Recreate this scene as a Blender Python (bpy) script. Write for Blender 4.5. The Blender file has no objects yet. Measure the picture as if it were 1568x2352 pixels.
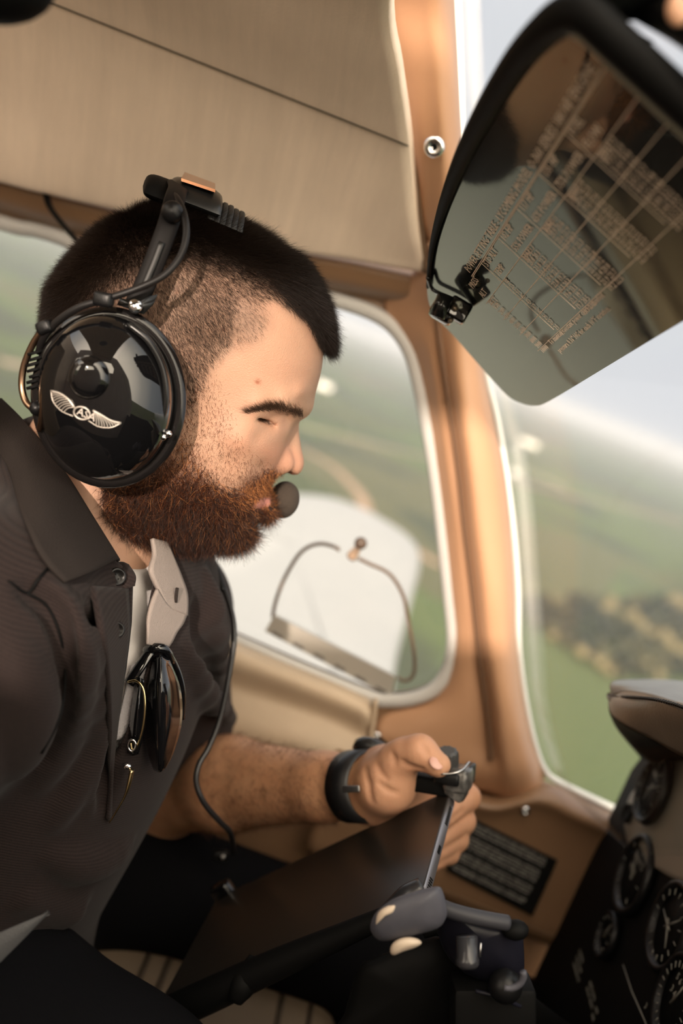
import bpy, bmesh, math, numpy as np
from mathutils import Vector, Matrix, Euler, geometry
rng = np.random.default_rng(7)
SC = bpy.context.scene
COL = SC.collection
# ---------------------------------------------------------------- camera
FPX = 2352.0
PITCH, ROLL = math.radians(10), math.radians(21.5)
CAM = np.array([0, 0, 1.05])
_F = np.array([0, math.cos(PITCH), -math.sin(PITCH)]); _U = np.array([0, math.sin(PITCH), math.cos(PITCH)]); _X = np.array([1., 0, 0])
CR = math.cos(ROLL) * _X + math.sin(ROLL) * _U
CU = -math.sin(ROLL) * _X + math.cos(ROLL) * _U
cam = bpy.data.objects.new('camera', bpy.data.cameras.new('camera')); COL.objects.link(cam)
cam.matrix_world = Matrix([[CR[i], CU[i], -_F[i], CAM[i]] for i in range(3)] + [[0, 0, 0, 1]])
cam.data.sensor_fit = 'VERTICAL'; cam.data.sensor_height = 36; cam.data.sensor_width = 24; cam.data.lens = 36
cam.data.clip_start = .02; cam.data.clip_end = 60000
cam.data.dof.use_dof = True; cam.data.dof.focus_distance = .695; cam.data.dof.aperture_fstop = 3.2
SC.camera = cam
# ---------------------------------------------------------------- sky, sun, exposure
SUN_AZ, SUN_EL = math.radians(8), math.radians(14)
SUND = np.array([math.sin(SUN_AZ) * math.cos(SUN_EL), math.cos(SUN_AZ) * math.cos(SUN_EL), -math.sin(SUN_EL)])
sun = bpy.data.objects.new('sun', bpy.data.lights.new('sun', 'SUN')); COL.objects.link(sun)
sun.data.energy = 4.7; sun.data.color = (1, .82, .70); sun.data.angle = math.radians(1.2)
sun.rotation_euler = Vector(SUND).to_track_quat('-Z', 'Y').to_euler()
W = bpy.data.worlds.new('sky'); SC.world = W; W.use_nodes = True
nt = W.node_tree; N = nt.nodes; bg = N['Background']
tc = N.new('ShaderNodeTexCoord'); dt = N.new('ShaderNodeVectorMath'); dt.operation = 'DOT_PRODUCT'
dt.inputs[1].default_value = tuple(-SUND); nt.links.new(tc.outputs['Generated'], dt.inputs[0])
rp = N.new('ShaderNodeValToRGB'); mr = N.new('ShaderNodeMapRange'); mr.inputs['From Min'].default_value = -1
nt.links.new(dt.outputs['Value'], mr.inputs['Value']); nt.links.new(mr.outputs['Result'], rp.inputs['Fac'])
nt.links.new(rp.outputs['Color'], bg.inputs['Color'])
cr = rp.color_ramp; cr.elements[0].position = 0; cr.elements[0].color = (.060, .060, .064, 1)
cr.elements[1].position = 1; cr.elements[1].color = (.66, .55, .43, 1)
for p_, c_ in ((.30, (.057, .058, .062, 1)), (.55, (.10, .10, .10, 1)), (.75, (.23, .205, .175, 1))):
    e = cr.elements.new(p_); e.color = c_
bg.inputs['Strength'].default_value = 12.0
SC.view_settings.view_transform = 'Standard'; SC.view_settings.look = 'None'
SC.view_settings.exposure = 0.12; SC.view_settings.gamma = 1.0; SC.view_settings.use_curve_mapping = False
SC.cycles.use_denoising = True; SC.cycles.max_bounces = 10; SC.cycles.diffuse_bounces = 5; SC.cycles.transparent_max_bounces = 16
SC.cycles.sample_clamp_indirect = 4; SC.cycles.caustics_reflective = False; SC.cycles.caustics_refractive = False
# ---------------------------------------------------------------- pixel helpers (a pixel and a distance give a point of the place)
def ray(x, y): return _F + (x - 784) / FPX * CR - (y - 1176) / FPX * CU
def at(x, y, Y): d = ray(x, y); return CAM + d * (Y / d[1])
def atx(x, y, X): d = ray(x, y); return CAM + d * (X / d[0])
def atz(x, y, z): d = ray(x, y); return CAM + d * ((z - CAM[2]) / d[2])
def atpl(x, y, P0, n): d = ray(x, y); return CAM + d * (((P0 - CAM) @ n) / (d @ n))
def topx(P):
    d = np.asarray(P) - CAM; k = d @ _F
    return 784 + FPX * (d @ CR) / k, 1176 - FPX * (d @ CU) / k
def unit(v): v = np.asarray(v, float); return v / np.linalg.norm(v)
# ---------------------------------------------------------------- mesh helpers
def catmull(P, n, closed=False):
    P = np.asarray(P, float); m = len(P)
    if closed: Q = np.vstack([P[-1], P, P[0], P[1]]); segs = m
    else: Q = np.vstack([2 * P[0] - P[1], P, 2 * P[-1] - P[-2]]); segs = m - 1
    out = []
    t = np.linspace(0, 1, n, endpoint=False)[:, None]
    for i in range(segs):
        a, b, c, d = Q[i], Q[i + 1], Q[i + 2], Q[i + 3]
        out.append(.5 * ((2 * b) + (-a + c) * t + (2 * a - 5 * b + 4 * c - d) * t ** 2 + (-a + 3 * b - 3 * c + d) * t ** 3))
    r = np.vstack(out)
    return r if closed else np.vstack([r, P[-1]])
def join(*parts):
    V = []; Fc = []; o = 0
    for v, f in parts:
        V.append(np.asarray(v, float)); Fc += [tuple(i + o for i in q) for q in f]; o += len(v)
    return np.vstack(V), Fc
def tube(P, r, seg=10, closed=False, sm=0, cap=True, flat=1.0, up=None):
    P = np.asarray(P, float)
    r = np.full(len(P), r) if np.isscalar(r) else np.asarray(r, float)
    if sm:
        Q = catmull(np.hstack([P, r[:, None]]), sm, closed); P, r = Q[:, :3], Q[:, 3]
    n = len(P); T = np.roll(P, -1, 0) - np.roll(P, 1, 0)
    if not closed: T[0] = P[1] - P[0]; T[-1] = P[-1] - P[-2]
    T /= np.linalg.norm(T, axis=1)[:, None] + 1e-12
    u = unit(np.cross(T[0], (0, 0, 1) if abs(T[0][2]) < .9 else (1, 0, 0))) if up is None else unit(up)
    a = np.linspace(0, 2 * np.pi, seg, endpoint=False); V = []
    for i in range(n):
        if up is not None: u = np.asarray(up, float)
        u = u - (u @ T[i]) * T[i]; u = unit(u); w = np.cross(T[i], u)
        V.append(P[i] + r[i] * (np.cos(a)[:, None] * u + flat * np.sin(a)[:, None] * w))
    V = np.vstack(V); Fc = []
    for i in range(n if closed else n - 1):
        for j in range(seg):
            k = (j + 1) % seg; i2 = (i + 1) % n
            Fc.append((i * seg + j, i * seg + k, i2 * seg + k, i2 * seg + j))
    if cap and not closed: Fc += [tuple(range(seg - 1, -1, -1)), tuple((n - 1) * seg + j for j in range(seg))]
    return V, Fc
def loft(rings, cap=True, closed=True):
    m = len(rings[0]); V = np.vstack(rings); Fc = []
    for i in range(len(rings) - 1):
        for j in range(m if closed else m - 1):
            k = (j + 1) % m; Fc.append((i * m + j, i * m + k, (i + 1) * m + k, (i + 1) * m + j))
    if cap: Fc += [tuple(range(m - 1, -1, -1)), tuple((len(rings) - 1) * m + j for j in range(m))]
    return V, Fc
def gsurf(G, nu=6, nv=6, th=0.0, thdir=None):
    """smooth sheet through a grid of control points, given a thickness"""
    G = np.asarray(G, float)
    A = np.stack([catmull(row, nv) for row in G]); A = np.stack([catmull(A[:, j], nu) for j in range(A.shape[1])], 1)
    m, n = A.shape[:2]
    V = A.reshape(-1, 3); Fc = [(i * n + j, i * n + j + 1, (i + 1) * n + j + 1, (i + 1) * n + j) for i in range(m - 1) for j in range(n - 1)]
    if th:
        du = np.gradient(A, axis=0); dv = np.gradient(A, axis=1); nn = np.cross(du, dv); nn /= np.linalg.norm(nn, axis=2)[..., None] + 1e-12
        if thdir is not None:
            s = np.sign((nn * np.asarray(thdir)).sum(2).mean()); nn *= s if s else 1
        B = (A + nn * th).reshape(-1, 3); o = len(V); V = np.vstack([V, B])
        Fc += [tuple(o + k for k in reversed(q)) for q in Fc]
        bd = [(0, j) for j in range(n - 1)] + [(i, n - 1) for i in range(m - 1)] + [(m - 1, j) for j in range(n - 1, 0, -1)] + [(i, 0) for i in range(m - 1, 0, -1)]
        ix = [i * n + j for i, j in bd]
        for k in range(len(ix)):
            a, b = ix[k], ix[(k + 1) % len(ix)]; Fc.append((b, a, a + o, b + o))
    return V, Fc
def rbox(c, s, R=None, bev=.2, seg=2):
    bm = bmesh.new(); bmesh.ops.create_cube(bm, size=1); 
    for v in bm.verts: v.co = Vector((v.co.x * s[0], v.co.y * s[1], v.co.z * s[2]))
    b = min(s) * bev
    if b > 0: bmesh.ops.bevel(bm, geom=bm.edges[:], offset=b, segments=seg, affect='EDGES', profile=.5)
    bm.verts.index_update()
    V = np.array([v.co[:] for v in bm.verts]); Fc = [tuple(v.index for v in f.verts) for f in bm.faces]; bm.free()
    if R is not None: V = V @ np.asarray(R).T
    return V + np.asarray(c), Fc
def frame(z, x=None):
    """rotation matrix with columns x,y,z"""
    z = unit(z); x = np.array((0, 0, 1.)) if x is None else np.asarray(x, float)
    x = unit(x - (x @ z) * z); return np.stack([x, np.cross(z, x), z], 1)
def lathe(prof, c, ax, seg=32, x=None, ex=1.0, ey=1.0):
    M = frame(ax, x if x is not None else ((0, 0, 1) if abs(unit(ax)[2]) < .9 else (1, 0, 0))); a = np.linspace(0, 2 * np.pi, seg, endpoint=False)
    return loft([np.asarray(c) + np.stack([r * ex * np.cos(a), r * ey * np.sin(a), np.full(seg, h)], 1) @ M.T for r, h in prof])
def ball(c, r, seg=20, R=None):
    r = np.broadcast_to(np.asarray(r, float), 3); rings = []
    a = np.linspace(0, 2 * np.pi, seg, endpoint=False)
    for t in np.linspace(.02, np.pi - .02, seg // 2 + 1):
        rings.append(np.stack([np.sin(t) * np.cos(a) * r[0], np.sin(t) * np.sin(a) * r[1], np.cos(t) * r[2] + 0 * a], 1))
    if R is not None: rings = [q @ np.asarray(R).T for q in rings]
    return loft([q + np.asarray(c) for q in rings[::-1]])
def plate(outer, holes, P2W, th, dens=.04):
    """flat sheet with holes, outlines as 2D points, P2W maps 2D->3D, th = vector function thickness"""
    pts = [tuple(p) for p in outer]; edges = [(i, (i + 1) % len(outer)) for i in range(len(outer))]
    def area(q): q = np.asarray(q); return .5 * np.sum(q[:, 0] * np.roll(q[:, 1], -1) - np.roll(q[:, 0], -1) * q[:, 1])
    def inside(q, x, y):
        q = np.asarray(q); x1, y1 = q[:, 0], q[:, 1]; x2, y2 = np.roll(x1, -1), np.roll(y1, -1)
        return (np.sum(((y1 > y) != (y2 > y)) & (x < (x2 - x1) * (y - y1) / (y2 - y1 + 1e-15) + x1)) % 2) == 1
    for h in holes:
        o = len(pts); pts += [tuple(p) for p in h]; edges += [(o + i, o + (i + 1) % len(h)) for i in range(len(h))]
    A = np.asarray(outer); lo, hi = A.min(0), A.max(0)
    for x in np.arange(lo[0] + dens / 2, hi[0], dens):
        for y in np.arange(lo[1] + dens / 2, hi[1], dens):
            if inside(outer, x, y) and not any(inside(h, x, y) for h in holes): pts.append((x, y))
    r = geometry.delaunay_2d_cdt([Vector(p) for p in pts], edges, [], 0, 1e-6)
    vs = np.array([v[:] for v in r[0]]); tr = []
    for f in r[2]:
        c = vs[list(f)].mean(0)
        if inside(outer, *c) and not any(inside(h, *c) for h in holes): tr.append(tuple(f))
    V = np.array([P2W(*p) for p in vs]); o = len(V); V2 = V + np.asarray(th)
    cnt = {}
    for f in tr:
        for k in range(3):
            e_ = (f[k], f[(k + 1) % 3]); cnt[e_] = 1
    side = [(a, b, b + o, a + o) for a, b in cnt if (b, a) not in cnt]
    return np.vstack([V, V2]), [tuple(reversed(f)) for f in tr] + [tuple(k + o for k in f) for f in tr] + side
# ---------------------------------------------------------------- materials
def nd(t, kind, **kw):
    n = t.nodes.new(kind)
    for k, v in kw.items():
        if k in n.inputs: n.inputs[k].default_value = v
        else: setattr(n, k, v)
    return n
def pm(name, col, rough=.5, metal=0, var=0, vs=8, bump=0, bs=300, col2=None, **kw):
    m = bpy.data.materials.new(name); m.use_nodes = True; t = m.node_tree; b = t.nodes['Principled BSDF']
    b.inputs['Base Color'].default_value = (*col, 1); b.inputs['Roughness'].default_value = rough; b.inputs['Metallic'].default_value = metal
    for k, v in kw.items(): b.inputs[k].default_value = v
    tcn = nd(t, 'ShaderNodeTexCoord')
    if var or col2:
        n = nd(t, 'ShaderNodeTexNoise', Scale=vs, Detail=6.0, Roughness=.6); t.links.new(tcn.outputs['Object'], n.inputs['Vector'])
        r = nd(t, 'ShaderNodeValToRGB'); r.color_ramp.elements[0].position = .3; r.color_ramp.elements[1].position = .7
        c2 = col2 or tuple(c * (1 - var) for c in col)
        r.color_ramp.elements[0].color = (*c2, 1); r.color_ramp.elements[1].color = (*[min(1, c * (1 + var * .5)) for c in col], 1)
        t.links.new(n.outputs['Fac'], r.inputs['Fac']); t.links.new(r.outputs['Color'], b.inputs['Base Color'])
    if bump:
        n = nd(t, 'ShaderNodeTexNoise', Scale=bs, Detail=3.0); t.links.new(tcn.outputs['Object'], n.inputs['Vector'])
        bp = nd(t, 'ShaderNodeBump', Strength=bump, Distance=.001); t.links.new(n.outputs['Fac'], bp.inputs['Height']); t.links.new(bp.outputs['Normal'], b.inputs['Normal'])
    return m
def glass(name, tint=(.97, .98, .97), gl=.08):
    m = bpy.data.materials.new(name); m.use_nodes = True; t = m.node_tree; t.nodes.clear()
    o = nd(t, 'ShaderNodeOutputMaterial'); tr = nd(t, 'ShaderNodeBsdfTransparent', Color=(*tint, 1)); g = nd(t, 'ShaderNodeBsdfGlossy', Roughness=.02)
    fr = nd(t, 'ShaderNodeLayerWeight', Blend=.5); mx = nd(t, 'ShaderNodeMixShader'); pw = nd(t, 'ShaderNodeMath', operation='POWER'); pw.inputs[1].default_value = 6
    ma = nd(t, 'ShaderNodeMath', operation='MULTIPLY_ADD'); ma.inputs[1].default_value = .35; ma.inputs[2].default_value = .02
    t.links.new(fr.outputs['Facing'], pw.inputs[0]); t.links.new(pw.outputs[0], ma.inputs[0]); t.links.new(ma.outputs[0], mx.inputs[0]); t.links.new(tr.outputs[0], mx.inputs[1]); t.links.new(g.outputs[0], mx.inputs[2]); t.links.new(mx.outputs[0], o.inputs[0])
    return m
M = {}
M['liner'] = pm('headliner_vinyl', (.86, .70, .555), .62, var=.10, vs=5, bump=.25, bs=420)
_t = M['liner'].node_tree; _n = nd(_t, 'ShaderNodeTexNoise', Scale=3.0, Detail=8.0, Roughness=.75); _m = nd(_t, 'ShaderNodeMapping'); _m.inputs['Scale'].default_value = (14, 1.2, 1.2); _c = nd(_t, 'ShaderNodeTexCoord')
_t.links.new(_c.outputs['Object'], _m.inputs[0]); _t.links.new(_m.outputs[0], _n.inputs['Vector']); _r = nd(_t, 'ShaderNodeMapRange'); _r.inputs['From Min'].default_value = .35; _r.inputs['From Max'].default_value = .75; _r.inputs['To Min'].default_value = .90; _r.inputs['To Max'].default_value = 1.08
_t.links.new(_n.outputs['Fac'], _r.inputs[0]); _x = nd(_t, 'ShaderNodeVectorMath', operation='SCALE'); _b = _t.nodes['Principled BSDF']; _t.links.new(_b.inputs['Base Color'].links[0].from_socket, _x.inputs[0]); _t.links.new(_r.outputs[0], _x.inputs['Scale']); _t.links.new(_x.outputs[0], _b.inputs['Base Color'])
M['vinyl'] = pm('tan_vinyl', (.26, .15, .082), .42, var=.10, vs=6, bump=.3, bs=500)
M['pillar'] = pm('pillar_vinyl', (.50, .28, .16), .40, var=.06, vs=9, bump=.18, bs=600)
M['olive'] = pm('side_panel_vinyl', (.56, .43, .30), .5, var=.12, vs=8, bump=.3, bs=400)
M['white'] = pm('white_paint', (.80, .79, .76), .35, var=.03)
M['seal'] = pm('window_seal', (.55, .54, .52), .4)
M['alu'] = pm('aluminium', (.62, .62, .62), .35, 1.0)
M['chrome'] = pm('chrome', (.8, .8, .8), .12, 1.0)
M['bronze'] = pm('brown_metal', (.32, .21, .14), .28, 1.0)
M['gold'] = pm('gold_metal', (.75, .58, .30), .25, 1.0)
M['dark'] = pm('dark_plastic', (.005, .005, .0055), .38, bump=.1, bs=900, **{'Specular IOR Level': .3})
M['matte'] = pm('matte_black', (.004, .004, .004), .6, **{'Specular IOR Level': .1})
M['gloss'] = pm('gloss_black', (.004, .004, .0045), .035, **{'Coat Weight': .6, 'Coat Roughness': .02})
M['carpet'] = pm('unlit_dark_carpet', (.006, .005, .0045), .95, bump=.6, bs=700, **{'Specular IOR Level': .05})  # near-black colour holds the dark of the unlit footwell
M['glass'] = glass('clear_pane')
# ---------------------------------------------------------------- object helpers
def wloc(o):
    p = Vector((0, 0, 0))
    while o is not None: p += o.location; o = o.parent
    return np.array(p)
def obj(name, vf, mat, parent=None, smooth=True, label=None, cat=None, group=None, kind=None, ang=None, fixn=False):
    V, Fc = vf; V = np.asarray(V, float); c = (V.min(0) + V.max(0)) / 2
    me = bpy.data.meshes.new(name); me.from_pydata((V - c).tolist(), [], Fc); me.update()
    if fixn:
        bm = bmesh.new(); bm.from_mesh(me); bmesh.ops.recalc_face_normals(bm, faces=bm.faces); bm.to_mesh(me); bm.free()
    if smooth:
        me.polygons.foreach_set('use_smooth', np.ones(len(me.polygons), bool))
        if ang is not None: me.set_sharp_from_angle(angle=math.radians(ang))
    if mat is not None: me.materials.append(M[mat] if isinstance(mat, str) else mat)
    o = bpy.data.objects.new(name, me); COL.objects.link(o)
    o.location = c - (wloc(parent) if parent is not None else 0)
    if parent is not None: o.parent = parent
    tag(o, label, cat, group, kind); return o
def tag(o, label=None, cat=None, group=None, kind=None):
    if label: o['label'] = label
    if cat: o['category'] = cat
    if group: o['group'] = group
    if kind: o['kind'] = kind
    return o
def thing(name, loc, label, cat, group=None):
    o = bpy.data.objects.new(name, None); COL.objects.link(o); o.location = tuple(loc); o.empty_display_size = .03
    return tag(o, label, cat, group)
def textmesh(lines, O, ex, ey, size, lsp=1.25, ext=.00015, width=None):
    """lines of lettering laid out from origin O along ex, going down -ey; returns mesh"""
    ex, ey = unit(ex), unit(ey); nz = np.cross(ex, ey); parts = []
    for i, s in enumerate(lines):
        if not s.strip(): continue
        cu = bpy.data.curves.new('t', 'FONT'); cu.body = s; cu.size = size; cu.extrude = ext; cu.resolution_u = 1
        ob = bpy.data.objects.new('t', cu); COL.objects.link(ob)
        dg = bpy.context.evaluated_depsgraph_get(); me = bpy.data.meshes.new_from_object(ob.evaluated_get(dg))
        V = np.array([v.co[:] for v in me.vertices]); Fc = [tuple(p.vertices) for p in me.polygons]
        bpy.data.objects.remove(ob); bpy.data.curves.remove(cu); bpy.data.meshes.remove(me)
        if not len(V): continue
        if width: V[:, 0] *= min(1.8, width / max(V[:, 0].max(), 1e-6))
        parts.append((O + V[:, :1] * ex + (V[:, 1:2] - i * size * lsp) * ey + V[:, 2:3] * nz, Fc))
    return join(*parts)
QUICK = False; HAZE = .000055
# ================================================================ SETTING
YW = 1.08
def w2(pts, Y=YW): return [tuple(at(x, y, Y)[[0, 2]]) for x, y in pts]
def P2(Y): return lambda x, z: (x, Y, z)
WIN1 = catmull(np.array(w2([(500, 640), (640, 655), (760, 686), (850, 716), (905, 752), (944, 812), (967, 900), (987, 1000), (1006, 1120), (1021, 1250), (1036, 1390), (1042, 1470), (1030, 1535), (996, 1582), (945, 1604), (890, 1608), (850, 1600), (700, 1540), (510, 1458), (400, 1412), (330, 1370), (300, 1300), (330, 1000), (360, 760), (400, 670)])), 5, True)
WIN2 = catmull(np.array(w2([(-700, 270), (-300, 395), (0, 510), (90, 530), (170, 560), (225, 620), (235, 700), (200, 1000), (160, 1230), (90, 1290), (-100, 1220), (-600, 1000), (-760, 900), (-800, 500)])), 5, True)
outer = w2([(-1300, -100), (-400, 200), (0, 395), (600, 545), (975, 615), (1000, 700), (1060, 950), (1100, 1300), (1130, 1600), (1180, 1790), (1420, 1880)]) + [(.61, .60), (.61, .0), (-1.45, .0)]
obj('wall_left', plate(outer, [WIN1, WIN2], P2(YW), (0, .03, 0), .05), 'vinyl', kind='structure', smooth=False)
def ring3(o2, Y): return [np.array((x, Y, z)) for x, z in o2]
for nm, wn in (('window_1', WIN1), ('window_2', WIN2)):
    wo = thing(nm, (wn[:, 0].mean(), YW, wn[:, 1].min()), None, None); tag(wo, kind='structure')
    obj('pane', plate([tuple(q) for q in wn], [], P2(YW + .022), (0, .003, 0), .2), 'glass', wo, smooth=False)
    obj('window_frame', tube(ring3(wn, YW - .002), .0055, 8, closed=True, flat=1.5), 'seal', wo)
    obj('rubber_seal', tube(ring3(wn, YW + .014), .004, 8, closed=True), 'matte', wo)
# top rail of the window, a soft padded strip
obj('trim_1', gsurf([[at(x, y + dy, Y) for x, y in ((-900, 60), (-400, 250), (0, 400), (300, 480), (600, 552), (800, 590), (960, 625))] for dy, Y in ((-10, 1.075), (12, 1.045), (38, 1.045), (66, 1.055), (88, 1.079))], 4, 4), 'vinyl', kind='structure')
# ceiling: lip, seam line, front rim, then over to the right wall
def crow(pts): return [at(*p) for p in pts]
lipx = [(-900, 70), (-400, 290), (0, 415), (300, 487), (560, 556), (800, 592), (868, 604), (972, 622)]
seam = [(-900, -390), (-400, -200), (-100, -80), (200, 40), (450, 140), (700, 240), (800, 280), (938, 335)]
G = [crow([(x, y - 2, 1.045) for x, y in lipx]), crow([(x, y + 3, 1.022) for x, y in lipx]), crow([(x, y - 22, 1.008) for x, y in lipx]), crow([((a[0] + b[0]) / 2, (a[1] + b[1]) / 2 + 30, .965) for a, b in zip(lipx, seam)]), crow([(x, y, .90) for x, y in seam]), crow([(x - 25, y - 170, .83) for x, y in seam]), crow([(x - 45, y - 350, .76) for x, y in seam])]
top = [p.copy() for p in G[-1]]
zr = 1.33
G += [[np.array((p[0], .55, max(zr, p[2]))) for p in top], [np.array((p[0], .1, zr + .10)) for p in top], [np.array((p[0], -.42, zr + .14)) for p in top]]
obj('ceiling', gsurf(G, 5, 5, .012, (0, .4, 1)), 'liner', kind='structure')
# stitched seam of the headliner
sp = catmull(np.array([at(x, y, .8985) for x, y in seam]), 12)
obj('trim_2', tube(sp, .0007, 6), pm('stitch', (.06, .045, .03), .8), kind='structure')
# windscreen pillar: upper part beside the headliner, then down to the side panel
rows = [
 [(860, -200, .80), (900, -200, .79), (950, -200, .785), (985, -200, .79), (1008, -200, .80), (1022, -200, .83), (1034, -200, .87)],
 [(877, 0, .865), (915, 0, .86), (960, 0, .855), (988, 0, .852), (1012, 0, .858), (1030, 0, .88), (1044, 0, .92)],
 [(912, 140, .895), (945, 140, .885), (978, 140, .88), (1003, 140, .877), (1028, 140, .885), (1044, 142, .905), (1052, 145, .94)],
 [(936, 290, .925), (960, 290, .912), (992, 290, .907), (1015, 290, .903), (1038, 290, .912), (1054, 292, .93), (1060, 295, .965)],
 [(950, 400, .95), (972, 400, .938), (1000, 400, .930), (1022, 400, .927), (1044, 400, .935), (1058, 400, .952), (1066, 400, .985)],
 [(962, 510, .985), (982, 510, .972), (1006, 510, .962), (1028, 510, .958), (1050, 510, .962), (1066, 510, .98), (1074, 510, 1.01)],
 [(970, 600, 1.03), (986, 600, 1.01), (1008, 600, 1.0), (1030, 600, .992), (1056, 600, .995), (1072, 600, 1.01), (1084, 600, 1.04)],
 [(880, 700, 1.076), (930, 705, 1.060), (975, 710, 1.045), (1015, 715, 1.03), (1050, 720, 1.02), (1080, 720, 1.03), (1096, 720, 1.06)],
 [(948, 815, 1.078), (968, 815, 1.064), (990, 815, 1.05), (1014, 815, 1.044), (1050, 820, 1.028), (1088, 822, 1.035), (1106, 824, 1.065)],
 [(978, 950, 1.079), (994, 950, 1.068), (1012, 950, 1.056), (1034, 950, 1.050), (1064, 952, 1.030), (1106, 954, 1.038), (1132, 956, 1.070)],
 [(998, 1080, 1.079), (1012, 1080, 1.068), (1030, 1080, 1.056), (1052, 1080, 1.052), (1082, 1080, 1.032), (1130, 1080, 1.042), (1158, 1080, 1.074)],
 [(1016, 1220, 1.079), (1030, 1220, 1.068), (1048, 1220, 1.058), (1066, 1220, 1.054), (1098, 1220, 1.034), (1146, 1222, 1.044), (1174, 1224, 1.076)],
 [(1030, 1350, 1.079), (1044, 1350, 1.068), (1062, 1350, 1.060), (1082, 1350, 1.056), (1114, 1350, 1.036), (1158, 1352, 1.046), (1182, 1354, 1.078)],
 [(1040, 1480, 1.079), (1054, 1482, 1.068), (1074, 1482, 1.062), (1096, 1482, 1.058), (1126, 1482, 1.040), (1166, 1484, 1.048), (1188, 1486, 1.080)],
 [(1000, 1600, 1.079), (1030, 1606, 1.066), (1068, 1610, 1.060), (1114, 1610, 1.060), (1144, 1610, 1.042), (1180, 1608, 1.050), (1202, 1606, 1.082)],
 [(880, 1640, 1.078), (960, 1670, 1.064), (1050, 1698, 1.060), (1124, 1716, 1.062), (1156, 1712, 1.044), (1200, 1706, 1.052), (1222, 1700, 1.084)],
 [(858, 1690, 1.070), (950, 1722, 1.062), (1050, 1760, 1.060), (1130, 1776, 1.058), (1170, 1784, 1.046), (1218, 1776, 1.054), (1246, 1768, 1.086)],
 [(855, 1735, 1.080), (950, 1770, 1.074), (1050, 1806, 1.072), (1120, 1822, 1.070), (1176, 1842, 1.062), (1224, 1850, 1.066), (1262, 1856, 1.092)]]
obj('trim_3', gsurf([[at(*p) for p in r] for r in rows], 5, 5, .006, (0, 1, 0)), 'pillar', kind='structure')
# dark tube along the groove line of the pillar
gl = [(988, 560, .960), (1002, 700, 1.030), (1016, 815, 1.040), (1036, 950, 1.0465), (1054, 1080, 1.0485), (1069, 1220, 1.0505), (1085, 1350, 1.0525), (1099, 1482, 1.0545), (1116, 1612, 1.0565), (1125, 1700, 1.058), (1127, 1745, 1.056)]
obj('trim_4', tube([at(*p) for p in gl], .0034, 8, sm=6), pm('groove_line', (.16, .085, .045), .7), kind='structure')
obj('trim_5', tube([at(x, y, Y) for x, y, Y in ((880, -60, .84), (886, 30, .868), (918, 160, .898), (940, 300, .926), (955, 420, .952), (968, 530, .985), (977, 625, 1.02))], .0028, 8, sm=6), pm('seam_shadow_tube', (.16, .10, .06), .7), kind='structure')  # dark tube paints in the shadow of the headliner seam
# white rubber edge of the windscreen
obj('trim_6', tube([at(x, y, 1.088) for x, y in ((1046, -100), (1056, 150), (1064, 400), (1090, 650), (1112, 840), (1140, 960), (1160, 1080), (1178, 1220), (1188, 1354), (1190, 1486), (1205, 1606), (1226, 1705), (1250, 1768), (1290, 1800), (1430, 1866))], .0062, 8, sm=5, flat=.6), 'white', kind='structure')
# side panel under the window
sp_rows = []
for f, Y in ((0, 1.074), (.06, 1.052), (.16, 1.046), (.30, 1.056), (.42, 1.050), (.62, 1.040), (.82, 1.046), (1.0, 1.074)):
    r = []
    for (xt, yt), (xb, yb) in (((-900, 880), (-1000, 1250)), ((-400, 1085), (-480, 1400)), ((0, 1245), (-60, 1620)), ((400, 1420), (330, 1740)), ((520, 1466), (440, 1780)), ((640, 1516), (590, 1800)), ((760, 1564), (720, 1830)), ((852, 1606), (840, 1880))):
        r.append(at(xt + (xb - xt) * f, yt + (yb - yt) * f, Y))
    sp_rows.append(r)
obj('trim_7', gsurf(sp_rows, 4, 4, .006, (0, 1, 0)), 'olive', kind='structure')
obj('trim_8', tube([at(x, y, 1.05) for x, y in ((862, 1606), (858, 1650), (852, 1690), (850, 1740))], .003, 8, sm=4), 'olive', kind='structure')
# lower side panel with the placard, rolled top edge and stitched lower hem
lp = []
for f, Y in ((0, 1.075), (.05, 1.050), (.12, 1.038), (.22, 1.044), (.45, 1.046), (.75, 1.046), (.95, 1.046), (1.0, 1.060)):
    r = []
    for (xt, yt), (xb, yb) in (((780, 1700), (700, 1960)), ((880, 1730), (800, 2000)), ((1000, 1775), (940, 2040)), ((1130, 1826), (1070, 2092)), ((1250, 1800), (1150, 2130)), ((1340, 1840), (1230, 2160)), ((1432, 1878), (1312, 2192))):
        r.append(at(xt + (xb - xt) * f, yt + (yb - yt) * f, Y))
    lp.append(r)
obj('trim_9', gsurf(lp, 4, 5, .005, (0, 1, 0)), 'vinyl', kind='structure')
st = catmull(np.array([at(x, y, 1.0445) for x, y in ((900, 2010), (1010, 2042), (1110, 2082), (1210, 2124), (1300, 2162))]), 14)
obj('trim_10', join(*[tube([st[i], st[i] * .45 + st[i + 1] * .55], .0009, 5) for i in range(0, len(st) - 1)]), pm('hem_stitches', (.26, .18, .11), .8), kind='structure')
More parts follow.
